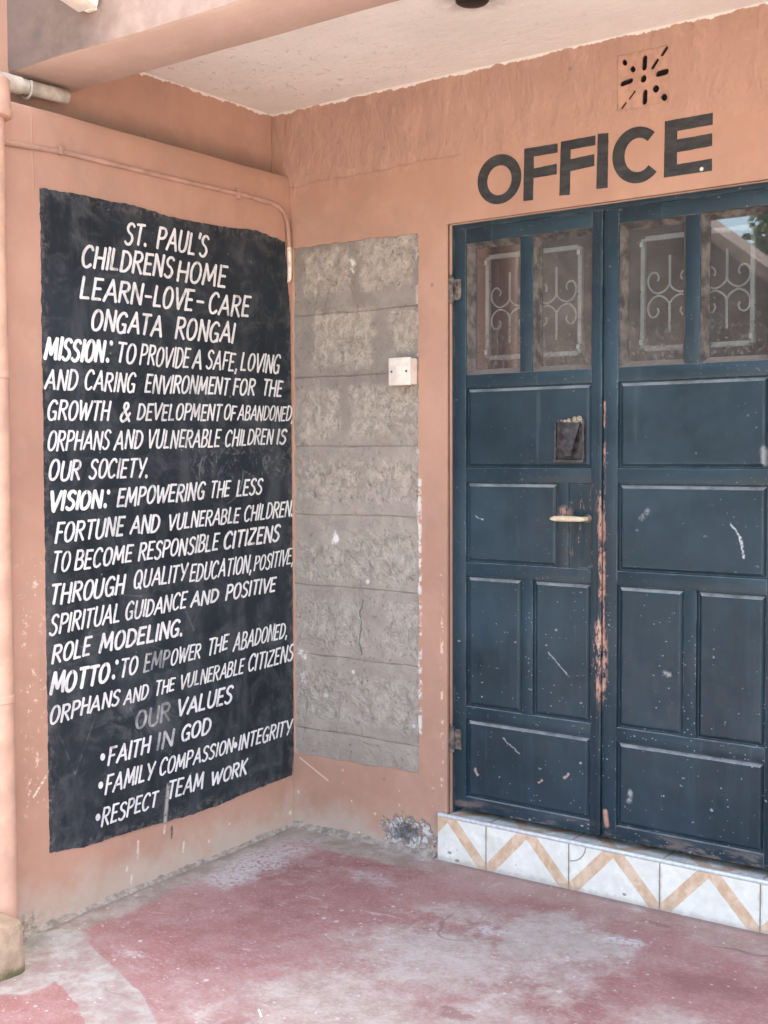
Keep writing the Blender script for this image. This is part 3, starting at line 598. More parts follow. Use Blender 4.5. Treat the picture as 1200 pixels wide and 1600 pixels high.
OFFICE = [('O', [[(1.0534, 2.4437), (1.0527, 2.4547), (1.0504, 2.4656), (1.0468, 2.4761), (1.0418, 2.486), (1.0355, 2.4953), (1.028, 2.5037), (1.0194, 2.5112), (1.0099, 2.5175), (0.9996, 2.5226), (0.9888, 2.5264), (0.9775, 2.5289), (0.9659, 2.5298), (0.9544, 2.5294), (0.943, 2.5274), (0.9319, 2.5241), (0.9215, 2.5193), (0.9117, 2.5133), (0.9029, 2.5061), (0.8951, 2.4977), (0.8885, 2.4885), (0.8833, 2.4785), (0.8795, 2.4678), (0.8772, 2.4568), (0.8764, 2.4455), (0.8772, 2.4342), (0.8795, 2.4231), (0.8833, 2.4124), (0.8886, 2.4023), (0.8951, 2.3929), (0.9029, 2.3844), (0.9118, 2.3769), (0.9216, 2.3707), (0.9321, 2.3657), (0.9431, 2.3621), (0.9545, 2.36), (0.9661, 2.3592), (0.9777, 2.36), (0.989, 2.3622), (0.9999, 2.3658), (1.0101, 2.3707), (1.0196, 2.3769), (1.0282, 2.3842), (1.0356, 2.3925), (1.0419, 2.4017), (1.0469, 2.4115), (1.0505, 2.422), (1.0527, 2.4328)], [(1.0153, 2.4405), (1.0147, 2.4485), (1.0129, 2.4563), (1.01, 2.4637), (1.0059, 2.4706), (1.0009, 2.4767), (0.995, 2.482), (0.9884, 2.4863), (0.9813, 2.4895), (0.9737, 2.4915), (0.966, 2.4923), (0.9582, 2.4918), (0.9506, 2.49), (0.9434, 2.4871), (0.9367, 2.4829), (0.9307, 2.4778), (0.9256, 2.4717), (0.9215, 2.4648), (0.9185, 2.4574), (0.9167, 2.4495), (0.916, 2.4414), (0.9167, 2.4333), (0.9185, 2.4254), (0.9215, 2.4179), (0.9257, 2.411), (0.9308, 2.4048), (0.9368, 2.3995), (0.9435, 2.3952), (0.9507, 2.3921), (0.9583, 2.3902), (0.9661, 2.3896), (0.9739, 2.3902), (0.9814, 2.392), (0.9886, 2.3951), (0.9952, 2.3993), (1.001, 2.4045), (1.006, 2.4105), (1.01, 2.4174), (1.013, 2.4247), (1.0147, 2.4325)]]), ('F', [[(1.0653, 2.5339), (1.1929, 2.5323), (1.193, 2.5021), (1.1019, 2.5023), (1.102, 2.4619), (1.1901, 2.4653), (1.1902, 2.4307), (1.101, 2.4297), (1.0992, 2.3561), (1.0615, 2.3572)]]), ('F', [[(1.206, 2.5355), (1.3334, 2.5366), (1.3335, 2.5053), (1.2422, 2.5044), (1.2423, 2.4727), (1.3298, 2.4764), (1.33, 2.4381), (1.2415, 2.4332), (1.2398, 2.3558), (1.2006, 2.3574)]]), ('I', [[(1.3421, 2.5404), (1.3805, 2.5368), (1.3786, 2.3603), (1.3381, 2.3613)]]), ('C', [[(1.5425, 2.5147), (1.5345, 2.5217), (1.5257, 2.5277), (1.5164, 2.5326), (1.5067, 2.5364), (1.4966, 2.5391), (1.4863, 2.5405), (1.4759, 2.5407), (1.4656, 2.5397), (1.4556, 2.5374), (1.4459, 2.5339), (1.4367, 2.5292), (1.4282, 2.5234), (1.4205, 2.5166), (1.4136, 2.5088), (1.4077, 2.5003), (1.4029, 2.491), (1.3992, 2.4811), (1.3967, 2.4708), (1.3954, 2.4602), (1.3954, 2.4494), (1.3967, 2.4387), (1.3992, 2.4281), (1.4028, 2.4179), (1.4077, 2.4081), (1.4135, 2.399), (1.4204, 2.3906), (1.4282, 2.383), (1.4367, 2.3764), (1.4459, 2.3709), (1.4556, 2.3665), (1.4656, 2.3633), (1.4759, 2.3613), (1.4863, 2.3605), (1.4966, 2.361), (1.5068, 2.3627), (1.5165, 2.3657), (1.5259, 2.3698), (1.5346, 2.375), (1.5426, 2.3813), (1.5498, 2.3884), (1.5223, 2.4128), (1.5178, 2.408), (1.5129, 2.4039), (1.5074, 2.4007), (1.5016, 2.3982), (1.4955, 2.3966), (1.4893, 2.396), (1.483, 2.3963), (1.4767, 2.3975), (1.4706, 2.3996), (1.4648, 2.4026), (1.4593, 2.4065), (1.4543, 2.4111), (1.4498, 2.4163), (1.4459, 2.4222), (1.4428, 2.4286), (1.4404, 2.4353), (1.4388, 2.4423), (1.438, 2.4494), (1.438, 2.4566), (1.4389, 2.4637), (1.4406, 2.4705), (1.443, 2.4769), (1.4463, 2.483), (1.4502, 2.4884), (1.4547, 2.4932), (1.4598, 2.4972), (1.4653, 2.5004), (1.4711, 2.5028), (1.4773, 2.5043), (1.4835, 2.5048), (1.4898, 2.5044), (1.496, 2.5031), (1.5021, 2.5009), (1.5079, 2.4978), (1.5133, 2.494), (1.5182, 2.4894)]]), ('E', [[(1.577, 2.5423), (1.7342, 2.5424), (1.7345, 2.5065), (1.6185, 2.5055), (1.6187, 2.4789), (1.733, 2.4798), (1.7334, 2.4414), (1.6181, 2.4391), (1.6184, 2.4008), (1.7329, 2.4022), (1.7333, 2.3654), (1.5748, 2.366)]])]
# ------------------------------------------------------------------ mesh helpers
def finish(name, bm, mat, parent=None, smooth=False):
    me = bpy.data.meshes.new(name); bmesh.ops.recalc_face_normals(bm, faces=bm.faces); bm.to_mesh(me); bm.free()
    if mat: me.materials.append(mat)
    if smooth:
        for p in me.polygons: p.use_smooth = True
        me.set_sharp_from_angle(angle=rad(40))
    o = bpy.data.objects.new(name, me); COL.objects.link(o)
    if parent is not None: attach(o, parent)
    return o
ROOTS = {}
def attach(o, parent):
    o.parent = parent
    o.matrix_parent_inverse = Matrix.Translation(-Vector(ROOTS.get(parent.name, (0, 0, 0))))
def thing(name, label, cat, loc, group=None):
    o = bpy.data.objects.new(name, None); o.empty_display_size = .1; o.location = loc; COL.objects.link(o)
    ROOTS[o.name] = loc
    return tag(o, label, cat, group)
def tag(o, label, cat, group=None):
    o['label'] = label; o['category'] = cat
    if group: o['group'] = group
    return o
def box(bm, x0, x1, y0, y1, z0, z1, bev=0.0):
    v = [bm.verts.new(p) for p in ((x0,y0,z0),(x1,y0,z0),(x1,y1,z0),(x0,y1,z0),(x0,y0,z1),(x1,y0,z1),(x1,y1,z1),(x0,y1,z1))]
    f = [bm.faces.new([v[i] for i in q]) for q in ((0,3,2,1),(4,5,6,7),(0,1,5,4),(1,2,6,5),(2,3,7,6),(3,0,4,7))]
    if bev:
        e = list({e for q in f for e in q.edges})
        bmesh.ops.bevel(bm, geom=e, offset=bev, segments=2, affect='EDGES', profile=.5)
def tube(bm, pts, r, n=12, caps=True):
    pts = [Vector(p) for p in pts]; rs = r if isinstance(r, (list, tuple)) else [r]*len(pts)
    t0 = (pts[1]-pts[0]).normalized(); ref = Vector((0,0,1)) if abs(t0.z) < .9 else Vector((1,0,0))
    nrm = (ref - t0*ref.dot(t0)).normalized(); rings = []
    for i, p in enumerate(pts):
        t = (pts[min(i+1, len(pts)-1)]-pts[max(i-1, 0)]).normalized()
        nrm = (nrm - t*nrm.dot(t)).normalized(); b = t.cross(nrm)
        rings.append([bm.verts.new(p + (nrm*math.cos(2*math.pi*k/n) + b*math.sin(2*math.pi*k/n))*rs[i]) for k in range(n)])
    for a, b in zip(rings, rings[1:]):
        for k in range(n): bm.faces.new((a[k], a[(k+1)%n], b[(k+1)%n], b[k]))
    if caps: bm.faces.new(rings[0][::-1]); bm.faces.new(rings[-1])
def lathe(bm, prof, c, axis='Z', n=32):
    c = Vector(c); rings = []
    for r, h in prof:
        ring = []
        for k in range(n):
            a = 2*math.pi*k/n; p = Vector((r*math.cos(a), r*math.sin(a), h))
            if axis == 'Y': p = Vector((p.x, p.z, p.y))
            if axis == 'X': p = Vector((p.z, p.x, p.y))
            ring.append(bm.verts.new(c+p))
        rings.append(ring)
    for a, b in zip(rings, rings[1:]):
        for k in range(n): bm.faces.new((a[k], a[(k+1)%n], b[(k+1)%n], b[k]))
    bm.faces.new(rings[0][::-1]); bm.faces.new(rings[-1])
def slab2d(name, loops, plane, pos, depth, mat, parent=None):
    """flat outline with holes, given real thickness. plane 'B': (x,z) facing -y at y=pos, going back; 'A': (y,z) facing +x at x=pos"""
    cu = bpy.data.curves.new(name, 'CURVE'); cu.dimensions = '2D'; cu.fill_mode = 'BOTH'; cu.extrude = depth/2
    for lp in loops:
        sp = cu.splines.new('POLY'); sp.points.add(len(lp)-1); sp.use_cyclic_u = True
        for q, p in zip(sp.points, lp): q.co = (p[0], p[1], 0, 1)
    tmp = bpy.data.objects.new(name, cu); COL.objects.link(tmp)
    dg = bpy.context.evaluated_depsgraph_get(); me = bpy.data.meshes.new_from_object(tmp.evaluated_get(dg))
    bpy.data.objects.remove(tmp); bpy.data.curves.remove(cu)
    for v in me.vertices:
        a, b, c = v.co
        v.co = (a, pos + depth/2 - c, b) if plane == 'B' else (pos - depth/2 + c, a, b)
    bm = bmesh.new(); bm.from_mesh(me); bpy.data.meshes.remove(me)
    bmesh.ops.remove_doubles(bm, verts=bm.verts, dist=1e-5)
    return finish(name, bm, mat, parent)
def rect(x0, x1, z0, z1, jag=0.0, step=.03, seed=0):
    if not jag: return [(x0,z0),(x1,z0),(x1,z1),(x0,z1)]
    c = [(x0,z0),(x1,z0),(x1,z1),(x0,z1)]; out = []
    for i in range(4):
        a, b = c[i], c[(i+1)%4]; L = math.hypot(b[0]-a[0], b[1]-a[1]); n = max(2, int(L/step))
        for k in range(n):
            t = k/n; p = (a[0]+(b[0]-a[0])*t, a[1]+(b[1]-a[1])*t)
            out.append((p[0]+jag*mnoise.noise((p[0]*25, p[1]*25, seed)), p[1]+jag*mnoise.noise((p[0]*25, p[1]*25, seed+9))))
    return out
def jag(loop, amp, step, seed=0, fr=22):
    out = []
    for a, b in zip(loop, loop[1:]+loop[:1]):
        L = math.hypot(b[0]-a[0], b[1]-a[1]); n = max(1, int(L/step))
        for k in range(n):
            t = k/n; p = (a[0]+(b[0]-a[0])*t, a[1]+(b[1]-a[1])*t)
            d = lambda s: amp*(mnoise.noise((p[0]*fr, p[1]*fr, s))+.6*mnoise.noise((p[0]*fr*3.1, p[1]*fr*3.1, s+4)))
            out.append((p[0]+d(seed), p[1]+d(seed+7)))
    return out
def grid_sheet(bm, xs, ys, zf):
    vs = [[bm.verts.new((x, y, zf(x, y))) for x in xs] for y in ys]
    for j in range(len(ys)-1):
        for i in range(len(xs)-1): bm.faces.new((vs[j][i], vs[j][i+1], vs[j+1][i+1], vs[j+1][i]))
def frange(a, b, n): return [a+(b-a)*i/n for i in range(n+1)]

# ------------------------------------------------------------------ ground, floor, ceiling
def floor_z(x, y): return .006*x + .028*y + .006*mnoise.noise((x*1.6, y*1.6, 3)) - .003
bm = bmesh.new(); S = 400
v = [bm.verts.new(p) for p in ((-S,-S,-.16),(S,-S,-.16),(S,S,-.16),(-S,S,-.16))]; bm.faces.new(v)
o = finish('ground', bm, M['ground']); o['kind'] = 'structure'
bm = bmesh.new(); grid_sheet(bm, frange(-.05, 6.5, 110), frange(-2.6, .28, 80), floor_z)
ret = bmesh.ops.extrude_face_region(bm, geom=bm.faces[:])
bmesh.ops.translate(bm, verts=[g for g in ret['geom'] if isinstance(g, bmesh.types.BMVert)], vec=(0, 0, -.30))
o = finish('floor', bm, M['floor'], smooth=True); o['kind'] = 'structure'
bm = bmesh.new(); box(bm, -.10, 6.5, -1.02, .05, 2.843, 3.0)
o = finish('ceiling', bm, M['ceiling']); o['kind'] = 'structure'

# ------------------------------------------------------------------ wall with the door
wall_b = thing('plastered_wall', 'terracotta plastered wall with the double door and bare block panel', 'wall', (0.35, 0, 0))
door_hole = rect(.745, 1.985, -.35, 2.316)
patch = jag([(.006, .290), (.618, .300), (.620, 2.300), (.014, 2.306)], .006, .02, 3)
vent_hole = rect(1.4102, 1.5898, 2.6012, 2.7806)
outer = [(-.10, -.35), (.744, -.35), (.744, 2.317), (1.986, 2.317), (1.986, -.35), (6.5, -.35), (6.5, 4.3), (-.10, 4.3)]
slab2d('plaster_coat', [outer, patch, vent_hole], 'B', 0.0, .02, M['wall_b'], wall_b)
core = [(-.10, -.35), (.7442, -.35), (.7442, 2.3168), (1.9858, 2.3168), (1.9858, -.35), (6.5, -.35), (6.5, 4.3), (-.10, 4.3)]
slab2d('wall_core', [core, vent_hole], 'B', .0202, .19, M['wall_o'], wall_b)
bm = bmesh.new()
zs = [.27, .398, .697, .975, 1.256, 1.523, 1.795, 2.037, 2.33]
for i, (a, b) in enumerate(zip(zs, zs[1:])):
    # one course of block: a slightly uneven face with a raked joint above and below
    nx, nz = 40, max(6, int((b-a)/.016))
    def Y(x, z, a=a, b=b, i=i):
        e = min(z-a, b-z); j = .0045*max(0, 1-e/.0045)
        zz = z
        return .0095 + j + .0035*mnoise.noise((x*9, z*9, i)) + .002*mnoise.noise((x*30, z*30, i+5))
    zl = [a, a+.004] + frange(a+.012, b-.012, nz) + [b-.004, b]
    xs = frange(.0, .64, nx)
    vs = [[bm.verts.new((x, Y(x, z), z + .005*(mnoise.noise((x*5, a*9, 1))*(b-z)+mnoise.noise((x*5, b*9, 1))*(z-a))/(b-a))) for x in xs] for z in zl]
    for q in range(len(zl)-1):
        for p in range(nx): bm.faces.new((vs[q][p], vs[q][p+1], vs[q+1][p+1], vs[q+1][p]))
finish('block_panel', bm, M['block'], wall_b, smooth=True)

# ------------------------------------------------------------------ wall with the notice: thicker below the ledge
wall_a = thing('side_wall', 'terracotta side wall carrying the black notice, ledge above it', 'wall', (0, -1.3, 0))
bm = bmesh.new()
ys = frange(-1.64, -.001, 120); zs = frange(-.35, 2.50, 90)
def ax(y, z): return .0025*mnoise.noise((y*4, z*4, 2)) + .0012*mnoise.noise((y*14, z*14, 7))
top = [(2.54, 0), (2.574, 0), (2.584, -.006), (2.588, -.02), (2.589, -.092)]
rows = [[(ax(y, z), y, z) for y in ys] for z in zs]
for zt, dx in top: rows.append([(ax(y, min(zt, 2.57))+dx, y, zt + .005*mnoise.noise((y*5, 1, 1))) for y in ys])
vs = [[bm.verts.new(p) for p in r] for r in rows]
for j in range(len(vs)-1):
    for i in range(len(ys)-1): bm.faces.new((vs[j][i], vs[j][i+1], vs[j+1][i+1], vs[j+1][i]))
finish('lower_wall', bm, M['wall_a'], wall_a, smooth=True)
bm = bmesh.new(); box(bm, -.30, -.0915, -1.64, -.002, 2.45, 4.3)
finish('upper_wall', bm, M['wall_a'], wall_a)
bm = bmesh.new(); box(bm, -.30, -.006, -1.64, -.002, -.35, 2.45)
finish('wall_core', bm, M['wall_o'], wall_a)
# ridge of an old buried pipe beside the board
bm = bmesh.new(); tube(bm, [(-.005, -1.228, 2.575), (-.0045, -1.228, 2.45), (-.005, -1.224, 2.36), (-.009, -1.222, 2.30)], .007, 8)
finish('plaster_ridge', bm, M['wall_a'], wall_a, smooth=True)

# crumbled mortar fillet where wall meets floor
bm = bmesh.new()
ys = frange(-1.6, -.02, 130); pr = []
for y in ys:
    w = .010 + .014*mnoise.noise((y*7, 1, 0)) + .010*mnoise.noise((y*25, 2, 0)); h = .006 + .012*mnoise.noise((y*8, 5, 0)) + .008*mnoise.noise((y*31, 2, 4))
    z = floor_z(0, y)
    pr.append([(-.004, y, z+max(.004, h)+.01), (.006+.3*w, y, z+max(.003, h)*.8), (.004+.8*max(.006, w), y, z+max(.002, h)*.3), (.01+max(.008, w)*1.3, y, z-.004)])
vs = [[bm.verts.new(p) for p in r] for r in pr]
for a, b in zip(vs, vs[1:]):
    for k in range(3): bm.faces.new((a[k], a[k+1], b[k+1], b[k]))
xs = frange(0.0, .70, 70); pr = []
for x in xs:
    w = .014 + .012*mnoise.noise((x*9, 7, 0)); h = .012 + .010*mnoise.noise((x*10, 5, 6)) + .006*mnoise.noise((x*33, 2, 4)); z = floor_z(x, 0)
    pr.append([(x, .003, z+max(.003, h)+.008), (x, -.006-.4*max(.003, w), z+max(.002, h)*.7), (x, -.012-max(.006, w)*1.4, z-.004)])
vs = [[bm.verts.new(p) for p in r] for r in pr]
for a, b in zip(vs, vs[1:]):
    for k in range(2): bm.faces.new((a[k], a[k+1], b[k+1], b[k]))
s_ = NT('crumbling_mortar', .95, .1); n_ = s_.noise(28, 6, .75)
s_.bump(n_, .01, 1.0)
o = finish('mortar_fillet', bm, s_.out(s_.mix(s_.ss(n_, .35, .65), (.25, .21, .175), (.47, .41, .355))), smooth=True); o['kind'] = 'structure'

# ------------------------------------------------------------------ beam
bm = bmesh.new()
xs = frange(-.10, 6.5, 90); prof = [(-1.245, 4.3), (-1.245, 2.72), (-1.242, 2.704), (-1.232, 2.698), (-1.012, 2.690), (-1.004, 2.694), (-1.002, 2.704), (-1.002, 4.3)]  # carried up out of view so its top sets the shadow edge
vs = [[bm.verts.new((x, y, z + (.004*mnoise.noise((x*3, y*9, 1)) if z < 3 else 0))) for y, z in prof] for x in xs]
for a, b in zip(vs, vs[1:]):
    for k in range(len(prof)-1): bm.faces.new((a[k], a[k+1], b[k+1], b[k]))
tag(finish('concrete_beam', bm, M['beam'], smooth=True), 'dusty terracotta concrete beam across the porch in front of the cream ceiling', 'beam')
# ------------------------------------------------------------------ the painted notice
GL = {  # strokes on a unit-high letter; 's' = smooth brush curve, 'l' = straight strokes
 'A': (.62, [('l', (.0,0),(.34,1)), ('l', (.32,1),(.62,0)), ('l', (.12,.34),(.52,.34))]),
 'B': (.50, [('l', (.04,0),(.04,1)), ('s', (.04,.98),(.32,.97),(.43,.78),(.32,.57),(.06,.53)), ('s', (.06,.53),(.36,.50),(.49,.28),(.36,.05),(.04,.02))]),
 'C': (.52, [('s', (.50,.82),(.40,.97),(.22,.97),(.05,.72),(.02,.40),(.12,.08),(.30,.0),(.50,.14))]),
 'D': (.54, [('l', (.04,0),(.04,1)), ('s', (.04,.98),(.30,.95),(.50,.70),(.50,.32),(.30,.05),(.03,.02))]),
 'E': (.44, [('l', (.04,0),(.04,1)), ('l', (.04,.97),(.44,.97)), ('l', (.05,.52),(.38,.52)), ('l', (.03,.03),(.44,.03))]),
 'F': (.42, [('l', (.04,0),(.04,1)), ('l', (.04,.97),(.44,.97)), ('l', (.05,.52),(.36,.52))]),
 'G': (.54, [('s', (.50,.84),(.38,.98),(.20,.96),(.04,.70),(.02,.36),(.14,.05),(.32,.0),(.48,.12)), ('l', (.49,.42),(.49,.02)), ('l', (.30,.42),(.50,.42))]),
 'H': (.54, [('l', (.04,0),(.04,1)), ('l', (.50,0),(.50,1)), ('l', (.05,.50),(.50,.50))]),
 'I': (.10, [('l', (.05,0),(.05,1))]),
 'K': (.52, [('l', (.04,0),(.04,1)), ('l', (.48,1),(.07,.45)), ('l', (.18,.56),(.52,0))]),
 'L': (.42, [('l', (.04,0),(.04,1)), ('l', (.03,.03),(.42,.03))]),
 'M': (.72, [('l', (.03,0),(.10,1)), ('l', (.10,1),(.36,.22)), ('l', (.36,.22),(.62,1)), ('l', (.62,1),(.70,0))]),
 'N': (.56, [('l', (.04,0),(.04,1)), ('l', (.05,1),(.51,0)), ('l', (.52,0),(.52,1))]),
 'O': (.56, [('s', (.27,.98),(.10,.86),(.02,.52),(.09,.12),(.26,.01),(.45,.14),(.54,.50),(.46,.86),(.27,.98))]),
 'P': (.48, [('l', (.04,0),(.04,1)), ('s', (.04,.97),(.34,.96),(.47,.76),(.36,.53),(.05,.47))]),
 'Q': (.58, [('s', (.27,.98),(.10,.86),(.02,.52),(.09,.12),(.26,.01),(.45,.14),(.54,.50),(.46,.86),(.27,.98)), ('l', (.34,.26),(.58,-.06))]),
 'R': (.52, [('l', (.04,0),(.04,1)), ('s', (.04,.97),(.34,.96),(.46,.77),(.36,.56),(.06,.50)), ('l', (.20,.50),(.52,0))]),
 'S': (.48, [('s', (.46,.86),(.34,.98),(.16,.96),(.06,.78),(.14,.60),(.34,.46),(.44,.26),(.34,.04),(.16,.0),(.0,.12))]),
 'T': (.50, [('l', (.0,.97),(.52,.97)), ('l', (.26,.96),(.24,0))]),
 'U': (.54, [('s', (.04,1),(.03,.36),(.10,.07),(.26,.0),(.43,.09),(.50,.36),(.51,1))]),
 'V': (.56, [('l', (.0,1),(.26,0)), ('l', (.26,0),(.58,1))]),
 'W': (.80, [('l', (.0,1),(.20,0)), ('l', (.20,0),(.40,.86)), ('l', (.40,.86),(.58,0)), ('l', (.58,0),(.82,1))]),
 'Y': (.54, [('l', (.0,1),(.26,.46)), ('l', (.56,1),(.22,0))]),
 'Z': (.50, [('l', (.02,.97),(.48,.97)), ('l', (.48,.96),(.02,.04)), ('l', (.02,.03),(.50,.03))]),
 '&': (.66, [('l', (.15,.72),(.66,.0)), ('s', (.15,.72),(.18,.94),(.34,.98),(.43,.82),(.32,.62),(.08,.36),(.04,.14),(.18,.0),(.40,.10),(.62,.46))]),
 '.': (.10, [('d', (.05,.04))]), ',': (.14, [('l', (.10,.10),(.05,-.16))]), ':': (.26, [('d', (.24,.92)), ('d', (.16,.10))]),
 "'": (.10, [('l', (.07,1.02),(.03,.78))]), '-': (.40, [('l', (.0,.50),(.40,.50))]), '*': (.3, [('b', (.14,.36))]),
}
def smooth_pts(p, n=6):
    out = []
    for i in range(len(p)-1):
        a = p[max(i-1, 0)]; b = p[i]; c = p[i+1]; d = p[min(i+2, len(p)-1)]
        if p[0] == p[-1]:
            if i == 0: a = p[-2]
            if i == len(p)-2: d = p[1]
        for k in range(n):
            t = k/n
            out.append(tuple(.5*((2*b[j])+(-a[j]+c[j])*t+(2*a[j]-5*b[j]+4*c[j]-d[j])*t*t+(-a[j]+3*b[j]-3*c[j]+d[j])*t**3) for j in (0, 1)))
    out.append(p[-1]); return out
HB = Vector((.0055, .0044))   # half the brush: across and up
def brush(bm, pts, x, k=1.0):
    """one brush stroke on the wall plane x = const: a ribbon with blunt rounded ends"""
    P = [Vector(p) for p in pts]; n = len(P); L = []; R = []
    for i, p in enumerate(P):
        t = (P[min(i+1, n-1)]-P[max(i-1, 0)])
        if t.length < 1e-7: t = Vector((1, 0))
        t.normalize(); nn = Vector((-t.y, t.x))
        hw = k/math.sqrt((nn.x/HB.x)**2+(nn.y/HB.y)**2)*(1+.14*mnoise.noise((p.x*60, p.y*60, x*1e4)))
        if i in (0, n-1):
            e = t*hw*.55*(-1 if i == 0 else 1)
            if i == 0: L.append(p+e+nn*hw*.55); R.append(p+e-nn*hw*.55); L.append(p+nn*hw); R.append(p-nn*hw)
            else: L.append(p+nn*hw); R.append(p-nn*hw); L.append(p+e+nn*hw*.5); R.append(p+e-nn*hw*.5)
        else: L.append(p+nn*hw); R.append(p-nn*hw)
    lv = [bm.verts.new((x, q.x, q.y)) for q in L]; rv = [bm.verts.new((x, q.x, q.y)) for q in R]
    for i in range(len(L)-1): bm.faces.new((lv[i], rv[i], rv[i+1], lv[i+1]))
def dot(bm, c, r, x, n=14):
    bm.faces.new([bm.verts.new((x, c[0]+r*.85*math.cos(2*math.pi*k/n), c[1]+r*math.sin(2*math.pi*k/n))) for k in range(n)])
def word(bm, text, q, x0, bold):
    gap = .15; wid = [GL[c][0] for c in text]; tot = sum(wid)+gap*(len(text)-1); u = 0.0; cnt = 0
    wide = min(1.08, max(.74, math.dist(q[0], q[1])/tot/.068))
    for ci, ch in enumerate(text):
        jx, jy, js = random.uniform(-.02, .02), random.uniform(-.035, .035), random.uniform(.97, 1.04)
        def mp(p, u=u):
            a = (u+p[0]+jx)/tot; b = p[1]*js+jy
            lo = (q[0][0]+(q[1][0]-q[0][0])*a, q[0][1]+(q[1][1]-q[0][1])*a); hi = (q[3][0]+(q[2][0]-q[3][0])*a, q[3][1]+(q[2][1]-q[3][1])*a)
            return (lo[0]+(hi[0]-lo[0])*b, lo[1]+(hi[1]-lo[1])*b)
        for st in GL[ch][1]:
            x = x0 + .00012*(cnt % 9); cnt += 1
            if st[0] == 'd': dot(bm, mp(st[1]), .0075*(1.2 if bold else 1), x); continue
            if st[0] == 'b': dot(bm, mp(st[1]), .0125, x); continue
            pts = list(st[1:])
            if st[0] == 's': pts = smooth_pts(pts)
            else:
                a, b = pts; bow = random.uniform(-.012, .012)
                pts = [(a[0]+(b[0]-a[0])*t/6+bow*math.sin(math.pi*t/6), a[1]+(b[1]-a[1])*t/6) for t in range(7)]
            brush(bm, [mp(p) for p in pts], x, 1.25 if bold else wide)
        u += wid[ci]+gap
notice = thing('painted_notice', 'black painted notice with white hand lettering on the side wall', 'sign', (0, -.6, .2))
BOARD = [(-1.201,2.334),(-1.08,2.339),(-.947,2.34),(-.807,2.342),(-.653,2.331),(-.535,2.331),(-.387,2.335),(-.196,2.349),(-.086,2.335),(-.034,2.328),(-.020,2.175),(-.006,2.051),(-.003,1.773),(-.003,.279),(-.014,.202),(-.222,.194),(-.399,.18),(-.566,.176),(-.724,.182),(-.93,.188),(-1.068,.185),(-1.115,.193),(-1.205,.204)]
slab2d('board_panel', [jag(BOARD, .0035, .008, 2, 30)], 'A', .0045, .012, M['board'], notice)
for text, words in LINES:
    for t, q, f in words:
        bm = bmesh.new(); word(bm, t, q, .0056, f == 2)
        finish('bullet' if t == '*' else 'dash' if t == '-' else ('word', 'faded_word', 'heading_word')[f], bm, M[('letter', 'faded', 'bold')[f]], notice)

# ------------------------------------------------------------------ OFFICE
office = thing('office_lettering', 'black stencilled word OFFICE on the wall above the double door', 'lettering', (1.3, 0, 2.36))
for ch, loops in OFFICE:
    slab2d('letter', [jag(l, .0008, .008, 3, 60) if ch in 'FIE' else l for l in loops], 'B', -.0015, .003, M['office'], office)

# ------------------------------------------------------------------ ventilation block
vent = thing('vent_block', 'small square vent block with star shaped slots above the word OFFICE', 'air vent', (1.5, 0, 2.60))
VX, VZ, VS = 1.4112, 2.6022, .1776
def slot(cx, cz, ln, wd, ang, n=5):
    a = rad(ang); out = []
    for s in (1, -1):
        for k in range(n+1):
            b = math.pi/2 - math.pi*k/n if s == 1 else -math.pi/2 - math.pi*k/n
            px = s*(ln-wd)/2 + wd*.62*math.cos(b); pz = wd*.62*math.sin(b)
            out.append((VX+VS*(cx+px*math.cos(a)-pz*math.sin(a)), VZ+VS*(cz+px*math.sin(a)+pz*math.cos(a))))
    return out
sl = [slot(.5, .5, .12, .10, 90), slot(.52, .78, .26, .085, 88), slot(.53, .17, .26, .085, 88), slot(.17, .50, .25, .085, 8), slot(.86, .54, .24, .095, 4),
      slot(.72, .72, .20, .06, 52), slot(.90, .91, .18, .06, 52), slot(.29, .71, .12, .075, 130), slot(.13, .86, .12, .07, 130), slot(.28, .25, .18, .04, 48), slot(.12, .09, .14, .04, 48), slot(.74, .28, .13, .10, 130), slot(.90, .10, .13, .09, 130)]
slab2d('vent_face', [rect(VX, VX+VS, VZ, VZ+VS-.0004)] + sl, 'B', .0035, .014, M['vent'], vent)
bm = bmesh.new(); box(bm, VX+.001, VX+VS-.001, .018, .022, VZ+.001, VZ+VS-.001); finish('vent_shade_plate', bm, M['dark'], vent)  # black plate added close behind the slots in place of their shade

# ------------------------------------------------------------------ light switch
sw = thing('light_switch', 'square cream light switch on the bare block panel beside the door', 'switch', (.55, 0, 1.75))
bm = bmesh.new(); box(bm, .522, .615, -.038, .004, 1.746, 1.842, .004); finish('back_box', bm, M['plastic'], sw, True)
bm = bmesh.new(); box(bm, .519, .618, -.050, -.0385, 1.743, 1.845, .004); finish('face_plate', bm, M['plastic'], sw, True)
bm = bmesh.new(); box(bm, .554, .579, -.055, -.0502, 1.780, 1.812, .0015); finish('rocker', bm, M['rocker'], sw, True)
for x in (.535, .601):
    bm = bmesh.new(); lathe(bm, [(.0042, 0), (.0042, .0012)], (x, -.0517, 1.794), 'Y', 14); finish('screw', bm, M['screw'], sw)

